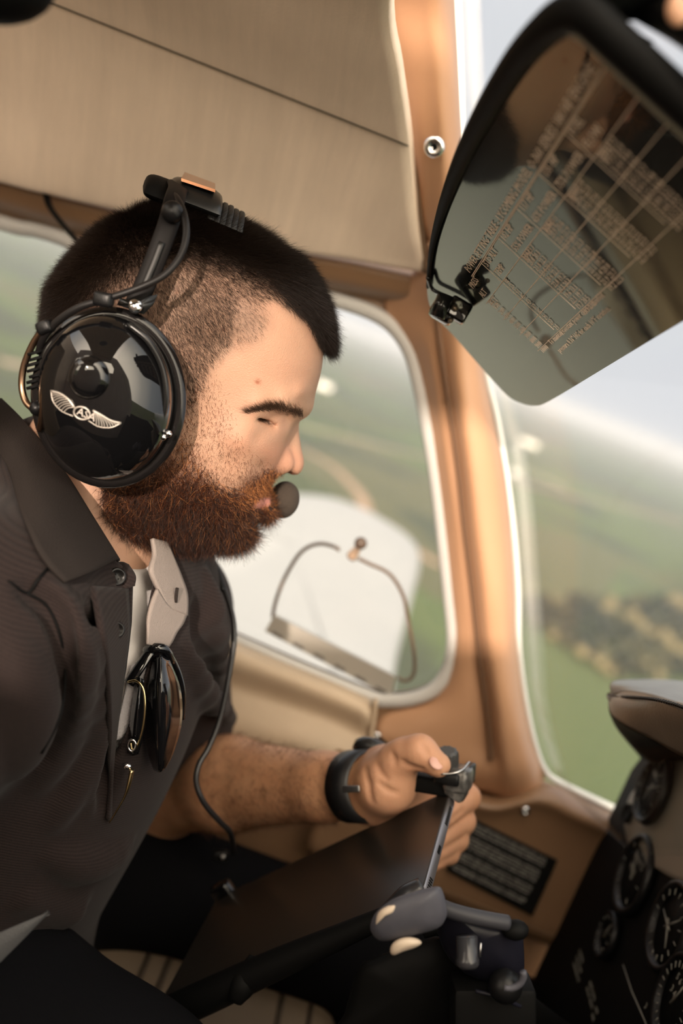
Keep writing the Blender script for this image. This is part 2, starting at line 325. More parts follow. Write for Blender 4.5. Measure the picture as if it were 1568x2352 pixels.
# floor, lower walls, right-hand wall with unseen windows for sun and fill light, rear wall, firewall
obj('floor', rbox((-.4, .35, -.01), (2.2, 1.6, .02), bev=0), 'carpet', kind='structure', smooth=False)
obj('baseboard_left', rbox((-.43, 1.072, .22), (2.06, .01, .44), bev=0), 'carpet', kind='structure', smooth=False)
YR = -.42
lit = [(-170, 330, .62), (100, 440, .70), (500, 560, .68), (700, 640, .74), (1010, 935, 1.05), (1200, 985, 1.07), (1300, 1250, 1.07), (1200, 1492, 1.06), (1060, 1486, 1.05), (430, 1470, .86), (160, 1580, .58), (-170, 1500, .56)]
hole = []
for x, y, Y in lit:
    P = at(x, y, Y); t = (P[1] - YR) / SUND[1]; Q = P - SUND * t; hole.append((Q[0], Q[2]))
hole = hole[::-1]
print('HOLE', np.round(hole, 2).tolist())
WR = [(-1.45, 0), (.75, 0), (.75, .80), (.45, 1.28), (.05, 1.60), (-1.45, 1.60)]
W5 = [(-1.35, .72), (-1.3, .68), (-.86, .68), (-.8, .72), (-.8, 1.25), (-.86, 1.3), (-1.3, 1.3), (-1.35, 1.25)]
obj('wall_right', plate(WR, [hole, W5], P2(YR), (0, -.03, 0), .1), 'liner', kind='structure', smooth=False)
wo = thing('sun_window', (hole[0][0], YR, 1.0), None, None); tag(wo, kind='structure')  # unseen window, outline traced back along the sun from the lit area
obj('pane', plate(hole, [], P2(YR - .02), (0, .003, 0), .3), 'glass', wo, smooth=False)
wo = thing('fill_window', (-1.07, YR, .68), None, None); tag(wo, kind='structure')  # unseen window added to let more fill light in
obj('pane', plate(W5, [], P2(YR - .02), (0, .003, 0), .3), 'glass', wo, smooth=False)
obj('wall_back', rbox((-1.46, .35, .7), (.02, 1.6, 1.5), bev=0), 'liner', kind='structure', smooth=False)
obj('wall_front', rbox((.62, .35, .33), (.02, 1.6, .66), bev=0), 'carpet', kind='structure', smooth=False)
# windscreen
edge = [(1030, -250), (1044, 0), (1060, 295), (1084, 600), (1106, 824), (1158, 1080), (1182, 1354), (1202, 1606), (1246, 1768)]
WG = []
for fx, Yb in ((0, None), (.5, .6), (1, -.1), (1.4, -.42)):
    r = []
    for i, (x, y) in enumerate(edge):
        p = at(x, y, 1.092)
        if Yb is not None: p = np.array((p[0] + .16 * (1 - (1 - min(fx, 1)) ** 2) + .02 * i * fx, Yb, p[2] + (.22 if i < 2 else .12 if i < 4 else .04) * min(fx, 1) * 1.0))
        r.append(p)
    WG.append(r)
wo = thing('window_3', (.2, .4, .8), None, None); tag(wo, kind='structure')
obj('pane', gsurf(WG, 6, 4, .004, (1, 0, 0)), 'glass', wo)
# ground far below: fields, and woods
gm = bpy.data.materials.new('fields'); gm.use_nodes = True; t = gm.node_tree; b = t.nodes['Principled BSDF']; b.inputs['Roughness'].default_value = .95; b.inputs['Specular IOR Level'].default_value = .1
tcn = nd(t, 'ShaderNodeTexCoord'); mp = nd(t, 'ShaderNodeMapping'); mp.inputs['Rotation'].default_value = (0, 0, math.radians(28)); mp.inputs['Scale'].default_value = (1, .55, 1); t.links.new(tcn.outputs['Object'], mp.inputs['Vector'])
vo = nd(t, 'ShaderNodeTexVoronoi', Scale=.0011, distance='CHEBYCHEV'); t.links.new(mp.outputs[0], vo.inputs['Vector'])
rr = nd(t, 'ShaderNodeValToRGB'); rr.color_ramp.interpolation = 'LINEAR'; e = rr.color_ramp.elements; e[0].color = (.074, .100, .042, 1); e[0].position = .0; e[1].color = (.105, .10, .06, 1); e[1].position = 1
for p_, c_ in ((.35, (.088, .114, .05, 1)), (.55, (.062, .077, .04, 1)), (.8, (.09, .10, .05, 1))):
    q = rr.color_ramp.elements.new(p_); q.color = c_
sx = nd(t, 'ShaderNodeSeparateColor'); t.links.new(vo.outputs['Color'], sx.inputs[0]); t.links.new(sx.outputs[0], rr.inputs['Fac'])
no = nd(t, 'ShaderNodeTexNoise', Scale=.0009, Detail=5.0); t.links.new(tcn.outputs['Object'], no.inputs['Vector'])
r2 = nd(t, 'ShaderNodeValToRGB'); r2.color_ramp.elements[0].position = .52; r2.color_ramp.elements[1].position = .57; t.links.new(no.outputs['Fac'], r2.inputs['Fac'])
mx = nd(t, 'ShaderNodeMix', data_type='RGBA'); t.links.new(r2.outputs['Color'], mx.inputs[0]); t.links.new(rr.outputs['Color'], mx.inputs[6]); mx.inputs[7].default_value = (.06, .07, .045, 1); t.links.new(mx.outputs[2], b.inputs['Base Color'])
obj('ground', ([(-60000, 5, -500), (60000, 5, -500), (60000, 50000, -500), (-60000, 50000, -500), (-60000, -50000, -500), (60000, -50000, -500)], [(0, 1, 2, 3), (4, 5, 1, 0)]), gm, kind='structure', smooth=False)
hz = bpy.data.materials.new('haze'); hz.use_nodes = True; t = hz.node_tree; t.nodes.clear(); o_ = nd(t, 'ShaderNodeOutputMaterial'); v_ = nd(t, 'ShaderNodeVolumeScatter', Color=(.50, .54, .64, 1), Density=HAZE, Anisotropy=.2); t.links.new(v_.outputs[0], o_.inputs[1])
if HAZE: obj('haze', rbox((0, 21000, -200), (80000, 41000, 590), bev=0), hz, kind='structure', smooth=False)
# ================================================================ implicit modelling (signed fields meshed as one continuous surface)
def f_rc(a, b, ra, rb):
    a = np.asarray(a, float); b = np.asarray(b, float); ba = b - a; L2 = ba @ ba
    def f(P):
        pa = P - a; h = np.clip(pa @ ba / L2, 0, 1)
        return np.linalg.norm(pa - h[:, None] * ba, axis=1) - (ra + (rb - ra) * h)
    return f
def f_el(c, r, R=None):
    c = np.asarray(c, float); r = np.asarray(r, float); R = np.eye(3) if R is None else np.asarray(R)
    def f(P):
        q = (P - c) @ R; k0 = np.linalg.norm(q / r, axis=1); k1 = np.linalg.norm(q / r ** 2, axis=1)
        return k0 * (k0 - 1) / (k1 + 1e-9)
    return f
def chain(pts, rr): return [f_rc(pts[i], pts[i + 1], rr[i], rr[i + 1]) for i in range(len(pts) - 1)]
class Field:
    """prims: list of (function, k, op) folded in order; op '+' smooth union, '-' smooth subtraction"""
    def __init__(s, prims, post=None, reach=.03): s.p = prims; s.post = post; s.reach = reach
    def __call__(s, P, sel=None):
        d = np.full(len(P), 1.0)
        for i, (f, k, op) in enumerate(s.p):
            if sel is not None and not sel[i]: continue
            e = f(P)
            if op == '+':
                h = np.maximum(k - np.abs(d - e), 0) / k; d = np.minimum(d, e) - h * h * k * .25
            else:
                h = np.maximum(k - np.abs(-e - d), 0) / k; d = np.maximum(d, -e) + h * h * k * .25
        if s.post: d = s.post(P, d)
        return d
    def pick(s, c, rad):
        c = c[None]; v = [(f(c)[0], k, op) for f, k, op in s.p]; mn = min([x for x, k, op in v if op == '+'] + [1])
        return [(x < mn + 2 * rad + 2 * k + s.reach) if op == '+' else (x < rad + k + .01) for x, k, op in v]
def mesh_field(F, lo, hi, h, n=16, margin=1.6):
    lo = np.asarray(lo, float); hi = np.asarray(hi, float); nb = np.ceil((hi - lo) / (h * n)).astype(int); D = nb * n + 2
    rad = h * n * math.sqrt(3) / 2
    g = np.stack(np.meshgrid(*[np.arange(k) for k in nb], indexing='ij'), -1).reshape(-1, 3)
    cen = lo + (g + .5) * h * n; val = np.concatenate([F(cen[i:i + 20000]) for i in range(0, len(cen), 20000)]); g = g[np.abs(val) < rad * margin]; 
    ax = np.arange(n + 1); L = np.stack(np.meshgrid(ax, ax, ax, indexing='ij'), -1).reshape(-1, 3)
    cid = []; cv = []; ed = [[], [], []]; gid = lambda q: (q[:, 0] * D[1] + q[:, 1]) * D[2] + q[:, 2]
    for b in g:
        base = b * n; P = lo + (base + L) * h
        v = F(P, F.pick(lo + (b + .5) * h * n, rad)).reshape(n + 1, n + 1, n + 1)
        s = v < 0
        if s.all() or not s.any(): continue
        acc = np.zeros((n, n, n, 3)); cnt = np.zeros((n, n, n))
        for a in range(3):
            sl0 = [slice(None)] * 3; sl1 = [slice(None)] * 3; sl0[a] = slice(0, n); sl1[a] = slice(1, n + 1)
            v0, v1 = v[tuple(sl0)], v[tuple(sl1)]; x = (v0 < 0) != (v1 < 0)
            t = np.where(x, v0 / np.where(x, v0 - v1, 1), 0)
            o1, o2 = [k for k in range(3) if k != a]
            for d1 in (0, 1):
                for d2 in (0, 1):
                    q = [slice(None)] * 3; q[a] = slice(0, n); q[o1] = slice(d1, n + d1); q[o2] = slice(d2, n + d2); q = tuple(q)
                    xx = x[q]; cnt += xx; acc[..., a] += xx * t[q]; acc[..., o1] += xx * d1; acc[..., o2] += xx * d2
            q = [slice(0, n)] * 3; q = tuple(q); e = np.argwhere(x[q])
            if len(e): ed[a].append(np.hstack([gid(e + base)[:, None], (v0[q][tuple(e.T)] < 0)[:, None].astype(np.int64)]))
        c = np.argwhere(cnt > 0)
        if len(c):
            k = tuple(c.T); cid.append(gid(c + base)); cv.append(lo + (base + c + acc[k] / cnt[k][:, None]) * h)
    cid = np.concatenate(cid); cv = np.vstack(cv); o = np.argsort(cid); cid = cid[o]; cv = cv[o]
    st = [D[1] * D[2], D[2], 1]; Q = []
    for a in range(3):
        if not ed[a]: continue
        e = np.vstack(ed[a]); o1, o2 = [(1, 2), (2, 0), (0, 1)][a]
        ids = np.stack([e[:, 0] - st[o1] - st[o2], e[:, 0] - st[o2], e[:, 0], e[:, 0] - st[o1]], 1)
        ix = np.searchsorted(cid, ids); ix = np.clip(ix, 0, len(cid) - 1); ok = (cid[ix] == ids).all(1); q = ix[ok]; sg = e[ok, 1] == 1
        q[~sg] = q[~sg][:, ::-1]; Q.append(q)
    return cv, np.vstack(Q)
def fobj(name, V, Q, mat, parent=None, col=None, **kw):
    c = (V.min(0) + V.max(0)) / 2; me = bpy.data.meshes.new(name)
    me.vertices.add(len(V)); me.vertices.foreach_set('co', (V - c).astype(np.float32).ravel())
    k = Q.shape[1]; me.loops.add(Q.size); me.loops.foreach_set('vertex_index', Q.astype(np.int32).ravel())
    me.polygons.add(len(Q)); me.polygons.foreach_set('loop_start', np.arange(0, Q.size, k, dtype=np.int32)); me.update(calc_edges=True)
    me.polygons.foreach_set('use_smooth', np.ones(len(Q), bool))
    if col is not None:
        a = me.color_attributes.new('Col', 'FLOAT_COLOR', 'POINT'); a.data.foreach_set('color', np.hstack([col, np.ones((len(col), 1))]).astype(np.float32).ravel())
    me.materials.append(M[mat] if isinstance(mat, str) else mat)
    o = bpy.data.objects.new(name, me); COL.objects.link(o); o.location = c - (wloc(parent) if parent is not None else 0)
    if parent is not None: o.parent = parent
    return tag(o, **kw)
def trace(F, x, y, y0=.3, y1=1.3, off=0.0):
    """the point where a field's surface lies under a pixel"""
    d = ray(x, y); t = y0 / d[1]; dl = np.linalg.norm(d)
    for _ in range(300):
        P = CAM + d * t; v = F(P[None])[0]
        if v < .0004: return P - unit(d) * off
        t += max(v * .6, .0006) / dl
        if P[1] > y1: return None
    return P
# ---- vertex normals for scattering hairs
def vnormals(V, Q):
    n = np.cross(V[Q[:, 2]] - V[Q[:, 0]], V[Q[:, 3]] - V[Q[:, 1]]); N_ = np.zeros_like(V)
    for k in range(4): np.add.at(N_, Q[:, k], n)
    return N_ / (np.linalg.norm(N_, axis=1)[:, None] + 1e-12), np.linalg.norm(n, axis=1) / 2
def strands(root, nrm, comb, length, rad, lift=.4, jit=.25, curl=.0, nseg=4, flatn=None):
    """thin tapering hairs as one mesh: root points, surface normals, combing direction"""
    n = len(root); length = np.broadcast_to(length, n); 
    comb = comb - (comb * nrm).sum(1)[:, None] * nrm; comb /= np.linalg.norm(comb, axis=1)[:, None] + 1e-9
    lift = np.broadcast_to(lift, n)[:, None]
    d = comb * (1 - lift) + nrm * lift + rng.normal(0, jit, (n, 3)); d /= np.linalg.norm(d, axis=1)[:, None]
    ben = rng.normal(0, 1, (n, 3)) * curl - nrm * .25 * lift
    side = np.cross(d, rng.normal(0, 1, (n, 3))); side /= np.linalg.norm(side, axis=1)[:, None] + 1e-9; up = np.cross(d, side)
    P = root.copy(); rings = []; a = np.array([0, 2.094, 4.189]); rd = np.broadcast_to(rad, n)
    for s in range(nseg + 1):
        t = s / nseg; r = rd * (1 - .82 * t)
        rings.append(P[:, None, :] + r[:, None, None] * (np.cos(a)[None, :, None] * side[:, None] + np.sin(a)[None, :, None] * up[:, None]))
        dd = d + ben * t * 1.5; dd /= np.linalg.norm(dd, axis=1)[:, None]; P = P + dd * (length / nseg)[:, None]
    V = np.stack(rings, 1).reshape(-1, 3); m = (nseg + 1) * 3; base = np.arange(n)[:, None] * m
    q = []
    for s in range(nseg):
        for j in range(3):
            k = (j + 1) % 3; q.append(np.stack([base[:, 0] + s * 3 + j, base[:, 0] + s * 3 + k, base[:, 0] + s * 3 + 3 + k, base[:, 0] + s * 3 + 3 + j], 1))
    return V, np.vstack(q)
def poly_in(px, py, poly):
    q = np.asarray(poly, float); x1, y1 = q[:, 0], q[:, 1]; x2, y2 = np.roll(x1, -1), np.roll(y1, -1); r = np.zeros(px.shape, bool)
    for a, b, c, d in zip(x1, y1, x2, y2):
        r ^= ((b > py) != (d > py)) & (px < (c - a) * (py - b) / (d - b + 1e-12) + a)
    return r
def poly_sd(X, Y, poly):
    q = np.asarray(poly, float); best = np.full(X.shape, 1e9)
    for i in range(len(q)):
        a, b = q[i], q[(i + 1) % len(q)]; ab = b - a; t = np.clip(((X - a[0]) * ab[0] + (Y - a[1]) * ab[1]) / (ab @ ab + 1e-12), 0, 1)
        best = np.minimum(best, np.hypot(X - a[0] - t * ab[0], Y - a[1] - t * ab[1]))
    return np.where(poly_in(X, Y, q), -best, best)
def gauss_mix(X, Y, pts, s):
    w = 0; v = 0
    for x, y, val in pts:
        g = np.exp(-((X - x) ** 2 + (Y - y) ** 2) / (2 * s * s)) + 1e-9; w = w + g; v = v + g * val
    return v / w
# ================================================================ THE PILOT
# head frame: a = forward, s = sideways (positive away from camera), z = up
H0 = at(430, 800, .75); _r = ray(430, 800); HY = unit((_r[0], _r[1], 0)); HX = np.array([HY[1], -HY[0], 0.]); HZ = np.array([0, 0, 1.])
def hp(x, y, s=0.0):
    """pixel -> point of the head at sideways offset s from its middle plane"""
    return atpl(x, y, H0 + HY * s, HY)
def hl(P): q = np.asarray(P) - H0; return q @ HX, q @ HY, q @ HZ
def h2(pts): return np.array([[hl(hp(x, y))[0], hl(hp(x, y))[2]] for x, y in pts])
PROF = [(741, 800), (738, 840), (729, 880), (719, 912), (711, 934), (700, 948), (686, 958), (675, 975), (664, 1005), (652, 1040), (640, 1065), (630, 1082), (622, 1098), (617, 1118), (613, 1138), (613, 1150), (604, 1160), (606, 1172), (601, 1184), (588, 1196), (580, 1212), (572, 1228), (552, 1240), (510, 1240), (450, 1232), (400, 1222), (350, 1206), (300, 1180),
        (240, 1130), (170, 1050), (120, 950), (104, 860), (103, 780), (112, 720), (136, 650), (176, 588), (226, 540), (284, 503), (340, 482), (400, 474), (460, 482), (540, 512), (620, 566), (680, 624), (718, 690), (736, 750)]
_pp = catmull(h2(PROF), 4, True); GA, GZ = np.meshgrid(np.arange(-.2, .2, .001), np.arange(-.22, .18, .001), indexing='ij'); GD = poly_sd(GA, GZ, _pp)
def ctl(lst): q = h2([(x, y) for x, y, _ in lst]); return [(q[i, 0], q[i, 1], lst[i][2]) for i in range(len(lst))]
GW = gauss_mix(GA, GZ, ctl([(300, 620, .077), (450, 600, .077), (200, 800, .076), (350, 850, .0765), (600, 700, .069), (640, 820, .066), (560, 900, .067), (640, 960, .064), (560, 1020, .068), (620, 1060, .058), (480, 1080, .065), (590, 1150, .050), (560, 1210, .044), (480, 1200, .054), (400, 1150, .062), (300, 1100, .062), (200, 1000, .060)]), .022)
GR = gauss_mix(GA, GZ, ctl([(300, 600, .08), (450, 560, .075), (150, 800, .08), (680, 700, .055), (700, 880, .052), (680, 960, .045), (640, 1060, .045), (600, 1150, .042), (560, 1220, .036), (450, 1200, .045), (330, 1150, .05), (150, 1000, .06), (400, 850, .08)]), .022)
def bil(G, a, z):
    x = np.clip((a + .2) / .001, 0, G.shape[0] - 1.001); y = np.clip((z + .22) / .001, 0, G.shape[1] - 1.001); i = x.astype(int); j = y.astype(int); x -= i; y -= j
    return (G[i, j] * (1 - x) + G[i + 1, j] * x) * (1 - y) + (G[i, j + 1] * (1 - x) + G[i + 1, j + 1] * x) * y
# sculpting: (x, y, radius px, outward m)
BUMP = [(550, 1000, 38, .0035), (625, 965, 24, -.0055), (655, 962, 18, -.004), (650, 925, 26, .004), (590, 925, 26, .002), (600, 1075, 22, -.002), (575, 1130, 24, -.002), (560, 1085, 22, .001), (600, 790, 50, .001), (500, 780, 40, -.002), (480, 1150, 45, .003), (690, 900, 18, .002), (590, 1000, 16, -.0012)]
PXM = 1 / 3150.
def h2s(x, y, s=-.05): q = hl(hp(x, y, s)); return q[0], q[2]
_bq = [(*h2s(x, y), r * PXM, A) for x, y, r, A in BUMP]
def f_head(P):
    a, s, z = hl(P); d = bil(GD, a, z); w = bil(GW, a, z); R = bil(GR, a, z)
    ins = np.clip((a + .2) / .4, 0, 1) * 0
    t = np.clip(1 + d / R, 0, None); o = (np.sqrt(t ** 2 + (s / w) ** 2) - 1) * np.minimum(R, w)
    for x, y, r, A in _bq: o = o - A * np.exp(-((a - x) ** 2 + (z - y) ** 2) / r ** 2) * np.clip(np.abs(s) / .02, 0, 1)
    return o
NOSE = h2([(690, 950), (684, 966), (686, 990), (689, 1010), (692, 1030), (696, 1048), (698, 1062), (695, 1076), (687, 1087), (674, 1091), (660, 1086), (645, 1082), (630, 1084), (600, 1075), (610, 1030), (640, 985), (660, 955)])
_np = catmull(NOSE, 4, True); GN = poly_sd(GA, GZ, _np)
GNW = gauss_mix(GA, GZ, ctl([(680, 960, .0085), (670, 1000, .0095), (675, 1040, .011), (680, 1070, .0125), (650, 1070, .014), (620, 1060, .017), (640, 1020, .013)]), .006)
def f_nose(P):
    a, s, z = hl(P); d = bil(GN, a, z); w = bil(GNW, a, z); t = np.clip(1 + d / .010, 0, None)
    return (np.sqrt(t ** 2 + (s / w) ** 2) - 1) * .0095
B = []
def add(f, k=.006, op='+'): B.append((f, k, op))
# torso and limbs (world)
NK = at(190, 1190, .765)
SHN, SHF = np.array((-.190, .585, .80)), at(372, 1392, .915)
ELN = np.array((-.26, .50, .55)); HNN = np.array((-.06, .57, .47))
ELF = at(372, 1815, .985); WRF = at(812, 1806, .815)
TY = frame((0, 0, 1), (math.cos(-.1), math.sin(-.1), 0))
for f in [f_el((-.165, .765, .70), (.10, .145, .17), TY), f_el((-.185, .765, .53), (.10, .145, .19), TY), f_el((-.20, .765, .42), (.11, .155, .11), TY)]: add(f, .05)
add(f_rc(SHN + (0, .02, -.02), (-.2, .76, .81), .055, .06), .05); add(f_rc(SHF + (0, -.02, -.02), (-.17, .78, .81), .055, .06), .05)
for c, r in ((( SHN, ELN, HNN), (.056, .046, .028)), ): 
    for f in chain(c, r): add(f, .03)
for f in chain((SHF, ELF + (0, -.0, .02), ELF), (.054, .048, .042)): add(f, .03)
_fm = ELF + (WRF - ELF) * .38
for f in chain((ELF, _fm + (0, 0, .006), WRF - (WRF - ELF) * .12, WRF), (.043, .043, .0275, .0245)): add(f, .015)
KNF, KNN = np.array((.22, .995, .44)), np.array((.15, .50, .38))
for f in chain(((-.22, .86, .44), (-.06, .975, .44), KNF, KNF + (.12, 0, -.36)), (.078, .052, .046, .040)): add(f, .03)
for f in chain(((-.2, .67, .44), KNN, KNN + (.05, 0, -.32)), (.085, .058, .042)): add(f, .04)
# neck
add(f_rc(hp(265, 1000, 0), NK + (-.015, 0, -.04), .056, .062), .03); 
add(f_rc(hp(330, 1170, .0), at(300, 1290, .755), .030, .028), .03)
add(f_el(at(318, 1262, .735), (.014, .012, .018)), .014)
nb0 = len(B)
add(f_head, .014)
add(f_nose, .007)
for sg in (-1, 1):
    add(f_el(hp(627, 1055, sg * .0150), (.0155, .0078, .0112), np.stack([HX, HY, HZ], 1)), .005)      # nostril wing
    add(f_el(hp(655, 1092, sg * .0060), (.0060, .0030, .0050), np.stack([HX, HY, HZ], 1)), .003, '-')
    add(f_el(hp(604, 957, sg * .034), (.0152, .0152, .0135)), .0035); add(f_rc(hp(574, 950, sg * .049), hp(600, 943, sg * .046), .0011, .0013), .0025, '-'); add(f_rc(hp(600, 943, sg * .046), hp(632, 951, sg * .036), .0013, .0010), .0025, '-')                                   # closed lids over the eyeball
    add(f_rc(hp(640, 982, sg * .026), hp(588, 980, sg * .043), .0045, .0035), .008)                    # under-eye fold
    add(f_rc(hp(685, 932, sg * .012), hp(600, 930, sg * .046), .0065, .006), .012)                     # brow bone
    _e = hp(318, 905, sg * .079)
    add(f_el(_e, (.017, .006, .030), frame((.2, 0, 1))), .006); add(f_el(_e + HY * sg * .006, (.010, .006, .018), frame((.2, 0, 1))), .004, '-')
    # lips run from the middle back to the corner of the mouth
    for f in chain((hp(613, 1150, 0), hp(604, 1156, sg * .012), hp(575, 1170, sg * .024)), (.0054, .0052, .0025)): add(f, .003)
    for f in chain((hp(604, 1172, 0), hp(597, 1174, sg * .012), hp(574, 1174, sg * .022)), (.0060, .0056, .0025)): add(f, .003)
    add(f_rc(hp(622, 1160, 0), hp(571, 1173, sg * .028), .0012, .0010), .002, '-')
def cut_lid(sg):
    """thin slit between the lids"""
    c = hp(604, 959, sg * .034)
    def f(P):
        a, s, z = hl(P); a0, s0, z0 = hl(c); zz = z - z0 + 5.0 * (a - a0) ** 2 + .10 * (a - a0)
        r = np.sqrt((a - a0) ** 2 + (s - s0) ** 2 + (z - z0) ** 2)
        return np.maximum(np.maximum(np.abs(zz) - .0014, .0121 - r), np.maximum(r - .03, np.abs(a - a0 - .002) - .0078))
    return f
for sg in (-1, 1): add(cut_lid(sg), .0012, '-')
# the hand that holds the tablet: thumb on the clamp, four fingers curled round behind the tablet's edge
def H(x, y, Y): return at(x, y, Y)
hk = .008
for f in chain((WRF, H(865, 1815, .815), H(930, 1815, .835), H(1000, 1830, .862)), (.0225, .026, .025, .018)): add(f, .010)
for f in chain((H(850, 1790, .815), H(885, 1775, .810), H(930, 1772, .83), H(1000, 1800, .862)), (.019, .021, .022, .016)): add(f, .010)
for f in chain((H(862, 1830, .805), H(888, 1800, .785), H(915, 1748, .778)), (.019, .0215, .0155)): add(f, .014)
for f in chain((H(912, 1745, .778), H(962, 1727, .768), H(1006, 1757, .760)), (.0140, .0128, .0098)): add(f, .005)
add(f_el(H(938, 1727, .772), (.0145, .0115, .0105)), .006)
add(f_el(H(966, 1724, .766), (.0125, .0110, .0112)), .005)
for (a, b, c, r) in (((985, 1795, .880), (1070, 1832, .850), (1004, 1888, .812), .0112), ((975, 1840, .880), (1060, 1886, .846), (998, 1930, .808), .0108), ((965, 1880, .875), (1046, 1928, .840), (992, 1962, .804), .0100), ((955, 1910, .865), (1028, 1960, .832), (985, 1988, .800), .0088)):
    for f in chain((H(*a), H(*b), H(*c)), (r * 1.15, r, r * .82)): add(f, .0025)
    add(f_el(H(*b), (r * 1.12, r * 1.05, r * 1.1)), .004)
_hf = Field(B[-40:])
for ln_, rd_ in (([(838, 1768), (846, 1800), (852, 1840)], .0016), ([(866, 1758), (874, 1776), (888, 1790)], .0010), ([(926, 1752), (946, 1764), (968, 1768)], .0018), ([(1064, 1862), (1040, 1880)], .001), ([(975, 1712), (980, 1722), (981, 1732)], .0007), ([(968, 1709), (972, 1720)], .0006), ([(898, 1728), (905, 1742), (906, 1756)], .0009), ([(872, 1800), (890, 1815), (912, 1822)], .0010)):
    q = [trace(_hf, x, y, .6) for x, y in ln_]; q = [p for p in q if p is not None]
    for i in range(len(q) - 1): add(f_rc(q[i], q[i + 1], rd_, rd_), .004, '-')
# the other hand rests on his near thigh
_h = HNN; _d = unit((.95, .1, -.12)); _q = unit(np.cross((0, 0, 1), _d))
add(f_rc(_h, _h + _d * .07, .026, .024), .012)
for i, (o, l) in enumerate(((-.030, .062), (-.010, .072), (.010, .068), (.029, .054))):
    b = _h + _d * .075 + _q * o; add(f_rc(_h + _d * .03 + _q * o * .6, b, .013, .0105), .008)
    for f in chain((b, b + _d * l * .55 + (0, 0, -.004), b + _d * l + (0, 0, -.018)), (.0098, .009, .0075)): add(f, .002)
for f in chain((_h + _q * -.012, _h + _d * .035 + _q * -.045, _h + _d * .075 + _q * -.052), (.016, .012, .009)): add(f, .004)
BODY = Field(B)
BODY_HEAD = Field(B[nb0:])
if QUICK: bV, bQ = mesh_field(BODY, (-.4, .4, .72), (.2, 1.05, 1.13), .0022)
else: bV, bQ = mesh_field(BODY, (-.45, .38, .02), (.42, 1.09, 1.13), .0018)
# ---------------------------------------------------------------- skin colour: redness, lips, mole, shaved fade and beard shadow
hp2 = lambda V: (hl(V)[0], hl(V)[2])
def to_hpx(V):
    """pixel the head's middle plane shows under a head point (near and far side alike)"""
    s = hl(V)[1]; return topx(V - 2 * np.maximum(s, 0)[:, None] * HY)
N_b, A_b = vnormals(bV, bQ)
hx_, hy_ = to_hpx(bV); a_, s_, z_ = hl(bV)
bx_, by_ = topx(bV)
def soft(x, y, poly, w): return np.clip(.5 - poly_sd(x, y, np.asarray(poly, float)) / w, 0, 1)
ishead = (bV[:, 2] > .80) & (np.abs(s_) < .10) & (a_ > -.13)
SCALP = [(90, 1080), (85, 700), (200, 520), (400, 440), (640, 540), (745, 680), (765, 810), (735, 790), (705, 735), (655, 700), (622, 682), (606, 700), (612, 745), (590, 778), (530, 796), (485, 835), (455, 900), (432, 950), (330, 960), (200, 1010)]
BEARD = [(420, 900), (462, 890), (446, 960), (440, 1010), (466, 1072), (506, 1118), (545, 1136), (575, 1116), (610, 1086), (640, 1090), (640, 1160), (615, 1200), (600, 1260), (540, 1275), (420, 1262), (345, 1245), (285, 1222), (243, 1175), (238, 1110), (330, 1090), (400, 1010)]
base = np.array((.475, .285, .19)); col = np.tile(base, (len(bV), 1))
def mixc(m, c): 
    global col
    col = col * (1 - m[:, None]) + np.array(c) * m[:, None]
def blotch(V, sc, seed):
    r = np.random.default_rng(seed); v = np.zeros(len(V))
    for k in range(14):
        w = r.normal(0, sc, 3); v += np.sin(V @ w + r.uniform(0, 6.28))
    return np.clip(.5 + v / 9, 0, 1)
mixc(.35 * blotch(bV, 110, 1), (.51, .255, .17)); mixc(.25 * blotch(bV, 300, 2), (.42, .255, .17))
mixc(soft(hx_, hy_, [(600, 1030), (660, 1020), (700, 1050), (695, 1095), (620, 1085)], 30) * ishead * .40, (.53, .23, .15))
mixc(soft(hx_, hy_, [(520, 1000), (590, 1010), (600, 1060), (540, 1070)], 60) * ishead * .30, (.53, .24, .15))
mixc(soft(hx_, hy_, SCALP, 60) * ishead * .60, (.12, .072, .050)); mixc(soft(hx_, hy_, [(90, 700), (200, 520), (400, 440), (640, 520), (760, 700), (770, 800), (715, 735), (640, 665), (520, 620), (420, 610), (300, 640), (120, 760)], 60) * ishead * .85, (.03, .018, .012))
mixc(soft(hx_, hy_, BEARD, 60) * ishead * np.clip((hy_ - 960) / 160, .25, 1) * .82, (.10, .035, .017))
lipm = np.exp(-(((hx_ - 598) / 27) ** 2 + ((hy_ - 1158) / 17) ** 2) ** 2) * ishead * (np.abs(s_) < .027)
mixc(soft(hx_, hy_, [(578, 1156), (598, 1140), (622, 1132), (622, 1162), (598, 1170), (582, 1168)], 8) * ishead * .8, (.55, .22, .17))
for mx_, my_, mr_, mk in ((592, 877, 6.5, 1.), (510, 832, 4, .6), (514, 757, 4, .6), (406, 672, 4, .5), (635, 852, 2, .4)):
    mixc(mk * np.exp(-(((bx_ - mx_) / mr_) ** 2 + ((by_ - my_) / (mr_ * .75)) ** 2)) * ishead * (s_ < 0), (.26, .07, .03))
arm = (by_ > 1640) & (bx_ > 340) & (~ishead)
mixc(arm * .8, (.60, .315, .17)); mixc(arm * .30 * blotch(bV, 160, 5), (.45, .19, .09))
mixc(arm * np.exp(-(((bx_ - 535) / 6.) ** 2 + ((by_ - 1843) / 6.) ** 2)) * .8, (.15, .05, .03))
mixc(arm * soft(bx_, by_, [(835, 1680), (1100, 1680), (1100, 2000), (835, 2000)], 30) * .5, (.50, .27, .18))
sk = pm('skin', (.56, .33, .21),   .50, bump=.40, bs=1100); t = sk.node_tree; b = t.nodes['Principled BSDF']
at_ = nd(t, 'ShaderNodeAttribute', attribute_name='Col'); t.links.new(at_.outputs['Color'], b.inputs['Base Color'])
